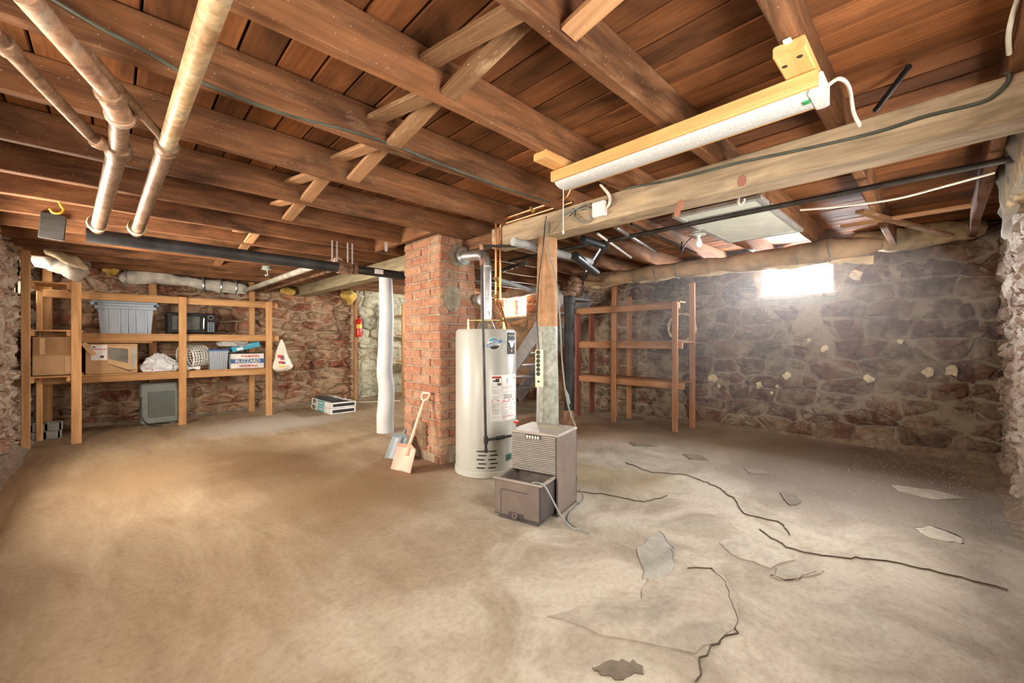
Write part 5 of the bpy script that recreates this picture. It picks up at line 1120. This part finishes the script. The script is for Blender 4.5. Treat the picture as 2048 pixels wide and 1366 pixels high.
tag(lump('insulation_batt', [PY(62, 520, 7.9), PY(110, 522, 7.9), PY(150, 540, 7.9), PY(168, 520, 8.0)], [.09, .13, .14, .06], 'batt_white', seed=11, amp=.45, sub=7), 'grey-white insulation drooping over the shelf tower top', 'insulation')
tag(lump('insulation_batt', [(-.60, 7.5, 2.30), (-.40, 7.45, 2.22), (-.22, 7.42, 2.10)], [.05, .07, .02], 'wrap_fray', seed=13, amp=.6, sub=8), 'torn pale insulation paper hanging in left corner light', 'insulation')
tag(lump('insulation_batt', [PY(680, 588, 8.2), PY(700, 592, 8.2), PY(712, 590, 8.2)], [.06, .14, .06], 'batt_yellow', seed=17, amp=.5), 'yellow insulation clump at wall top near the extinguisher', 'insulation')
tag(lump('insulation_batt', [PY(560, 580, 8.2), PY(575, 582, 8.2), PY(592, 584, 8.2)], [.04, .07, .04], 'batt_yellow', seed=19, amp=.4), 'small yellow insulation tuft under the waste pipe end', 'insulation')
tag(lump('insulation_batt', [(5.9, 6.9, 2.24), (5.95, 6.3, 2.2), (5.95, 5.6, 2.22), (5.95, 4.9, 2.22)], [.08, .11, .10, .1], 'paper_wrap', seed=23, amp=.3, sub=8), 'brown sagging insulation paper above the far small window', 'insulation')
tag(lumber('wall_plate', (.2, 8.30, 2.19), (2.4, 8.30, 2.19), .10, .03, 'joist_wood'), 'brown wall plate timber above the white insulation roll', 'timber')
tag(MB().box((-.05, 0, -.19), (.05, .03, .02), 'charred_wood', T((-.35, 5.042, 2.225)) @ Matrix.Rotation(math.radians(4), 4, 'Y') @ Matrix.Diagonal((1.45, 1, 1, 1)), ch=.003).build('black_board'), 'short black board hanging from a joist at far left', 'board')
tag(MB().tube(smoothpath([(-.285, 4.50, 2.228), (-.275, 4.50, 2.20), (-.262, 4.50, 2.172), (-.28, 4.50, 2.145), (-.315, 4.50, 2.14), (-.33, 4.50, 2.165)]), .008, 'hook_yellow', 8).build('screw_hook', smooth=True), 'yellow vinyl-coated screw hook under a joist at far left', 'hook')
tag(MB().box((-.013, -.004, -.085), (.013, .004, .01), 'strap', T((2.02, 3.96, 2.21))).build('strap_end'), 'short end of pale strap hanging near the chimney', 'strap')
# ------------------------------------------------------------------ back area: jamb, extinguisher, shingle bundles, stud shelves, stairs
tag(lumber('jamb_post', (3.57, 8.34, 0), (3.57, 8.34, 2.1), .07, .05, 'brace_wood', up=(0, -1, 0)), 'brown wooden jamb post carrying the red extinguisher', 'post')
FE = thing('fire_extinguisher', 'red fire extinguisher hanging on the brown jamb post', 'extinguisher', (3.60, 8.22, 1.30))
Mf = T((3.60, 8.225, 1.295)); MB().lathe([(.05, 0), (.06, .01), (.062, .03), (.062, .30), (.05, .345), (.024, .37), (.02, .39)], 'ext_red', 24, Mf).build('cylinder', FE, smooth=True)
MB().arc(.0625, math.radians(-160), math.radians(-20), .17, .25, 'ext_yellow', 8, Mf).build('label', FE); MB().box((-.02, -.03, .385), (.02, .02, .42), 'print_black', Mf).box((-.012, -.09, .42), (.012, .03, .43), 'print_red', Mf).build('valve_handle', FE); cable('hose', [(3.63, 8.22, 1.69), (3.67, 8.19, 1.62), (3.665, 8.17, 1.45)], .009, 'cable_black', FE)
for k in range(2):
    z = .002 + k * .094; Mb = T((2.56 + .02 * k, 6.93 + .03 * k, z)); lab = ('lower', 'upper')[k]
    S = thing('shingle_bundle', lab + ' bundle of roofing shingles in printed wrap near the white post', 'shingles', (2.8, 7.4, z), 'shingle bundles on the floor')
    MB().box((0, 0, 0), (.42, .92, .09), 'box_white', Mb, ch=.006).build('wrapper', S); MB().box((-.0015, .30, .004), (.002, .60, .086), 'print_teal', Mb).build('teal_band', S)
    text('bundle_text', 'IKO', .085, 'print_black', Mb @ facing((-.003, .76, .045), (0, -1, 0), (0, 0, 1)), S, bold=.003, sx=1.1); text('bundle_text', 'CAMBRIDGE', .045, 'panel_white', Mb @ facing((-.003, .45, .045), (0, -1, 0), (0, 0, 1)), S, bold=.002)
    MB().box((.03, -.003, .022), (.39, .002, .07), 'shingle', Mb, ch=.0008).build('open_end', S)
lo = MB(); vs = []
for j in range(9):
    for i in range(7): vs.append((2.60 + .40 * i / 6, 6.98 + .85 * j / 8, .196 + .035 * abs(fbm(Vector((i * .5, j * .5, 2)))) + .018 * math.sin(i * .9)))
fs = [(j * 7 + i, j * 7 + i + 1, (j + 1) * 7 + i + 1, (j + 1) * 7 + i) for j in range(8) for i in range(6)]; vs += [(x, y, z - .006) for x, y, z in vs]; fs += [tuple(q + 63 for q in f[::-1]) for f in fs[:]]
tag(lo.add(vs, fs, 'wrap_grey').build('plastic_cover', smooth=True, angle=50), 'dark grey plastic cover lying on the shingle bundles', 'cover')
tag(cable('floor_hose', [(2.95, 8.15, .02), (3.3, 7.9, .02), (3.7, 7.7, .02), (4.1, 7.45, .02)], .012, 'cable_white'), 'pale hose lying on the floor behind the shingle bundles', 'hose')
SS = thing('stud_shelves', 'tan wooden stud shelves behind the chimney against painted wall', 'shelves', (4.7, 8.1, 0))
for x in (4.50, 5.3): lumber('post', (x, 8.05, 0), (x, 8.05, 2.0), .085, .038, 'shelf_wood', SS, up=(0, -1, 0))
for z in (.75, 1.32, 1.75): lumber('shelf_plank', (4.46, 8.16, z), (5.4, 8.16, z), .26, .025, 'shelf_wood', SS)
SW = thing('staircase', 'grey-painted wooden stairs rising behind the water heater', 'stairs', (5.45, 5.4, 0))
def sp(t): return Vector((0, 5.77 - 2.03 * t, 2.2 * t))
for x in (5.05, 5.75): lumber('stringer', sp(.02) + Vector((x, 0, -.03)), sp(.86) + Vector((x, 0, -.03)), .04, .24, 'stair_grey', SW, jit=.001)
for k in range(1, 9): p = sp(k / 10); MB().box((5.07, p.y - .14, p.z + .10), (5.73, p.y + .12, p.z + .13), 'stair_grey', ch=.004).build('tread', SW)
tag(lump('rubble_heap', [(5.75, 6.75, .08), (5.8, 6.4, .16), (5.85, 6.1, .15), (5.9, 5.9, .08)], [.1, .2, .18, .1], 'stone_red', seed=31, amp=.5, freq=3, sub=6), 'dark heap of rubble at the foot of the grey stairs', 'rubble')
# dark duct stub and grey stove-pipe cap beside the heater
(MB().lathe([(.055, 0), (.058, .08), (.05, .085)], 'zinc_pan', 18, facing((CX1 - .02, CY0 - .003, 1.63), (1, 0, 0), (0, 0, 1)) @ T((.03, 0, 0))).build('flue_thimble', CH, smooth=True))
# painted ring mark on the stone wall behind the right shelves
rg = PX(1366, 655, XR); MB().tube([(XR - .045, rg.y + .21 * math.cos(a * .2), rg.z + .21 * math.sin(a * .2)) for a in range(33)], [.012 + .012 * abs(math.sin(a * 2.3)) for a in range(33)], 'chip_cream', 6).build('painted_ring', WR)
# gravel and litter that nobody could count
m = MB(); r = random.Random(9)
for k in range(900):
    if k < 640: x = 3.6 + 2.5 * r.random() ** .8; y = YF + .1 + abs(r.gauss(0, .42)) + (.25 * (x - 3.6) * r.random() * .5)
    else: x, y = r.uniform(-.4, 4), r.uniform(1.0, 6)
    if y > 6 or (1.8 < x < 2.9 and 1.6 < y < 4.1): continue
    s = r.uniform(.002, .006) * (1.0 if k < 640 else .7); a = r.random() * 6
    m.add([(x + s * math.cos(a), y + s * math.sin(a), .004), (x + s * math.cos(a + 2.1), y + s * math.sin(a + 2.1), .004), (x + s * math.cos(a + 4.2), y + s * math.sin(a + 4.2), .004), (x, y, .006 + s)], [(0, 1, 3), (1, 2, 3), (2, 0, 3), (2, 1, 0)], 'pebble')
o = m.build('gravel'); o['kind'] = 'stuff'; o['label'] = 'small pale grit and crumbs scattered over the concrete floor'; o['category'] = 'gravel'
# added haze volume standing in for the glow around the window at right
def haze():
    m = bpy.data.materials.new('glow_haze'); m.use_nodes = True; nt = m.node_tree; nt.nodes.clear(); MAT['glow_haze'] = m
    o = N(nt, 'ShaderNodeOutputMaterial'); s = N(nt, 'ShaderNodeVolumeScatter'); s.inputs['Density'].default_value = .036
    s.inputs['Anisotropy'].default_value = .3; s.inputs['Color'].default_value = (.93, .95, .96, 1); nt.links.new(s.outputs[0], o.inputs['Volume'])
    prof = [(math.sin(math.pi * (k + .5) / 18), -math.cos(math.pi * (k + .5) / 18)) for k in range(18)]
    q = MB().lathe(prof, 'glow_haze', 28).build('glow_haze', None, smooth=True, M=T((5.0, 1.35, 1.38)) @ Matrix.Diagonal((1.28, 1.7, 1.0, 1)))
    q['kind'] = 'stuff'; q['label'] = 'pale haze volume standing in for glow around the bright window'; q['category'] = 'haze'
haze()
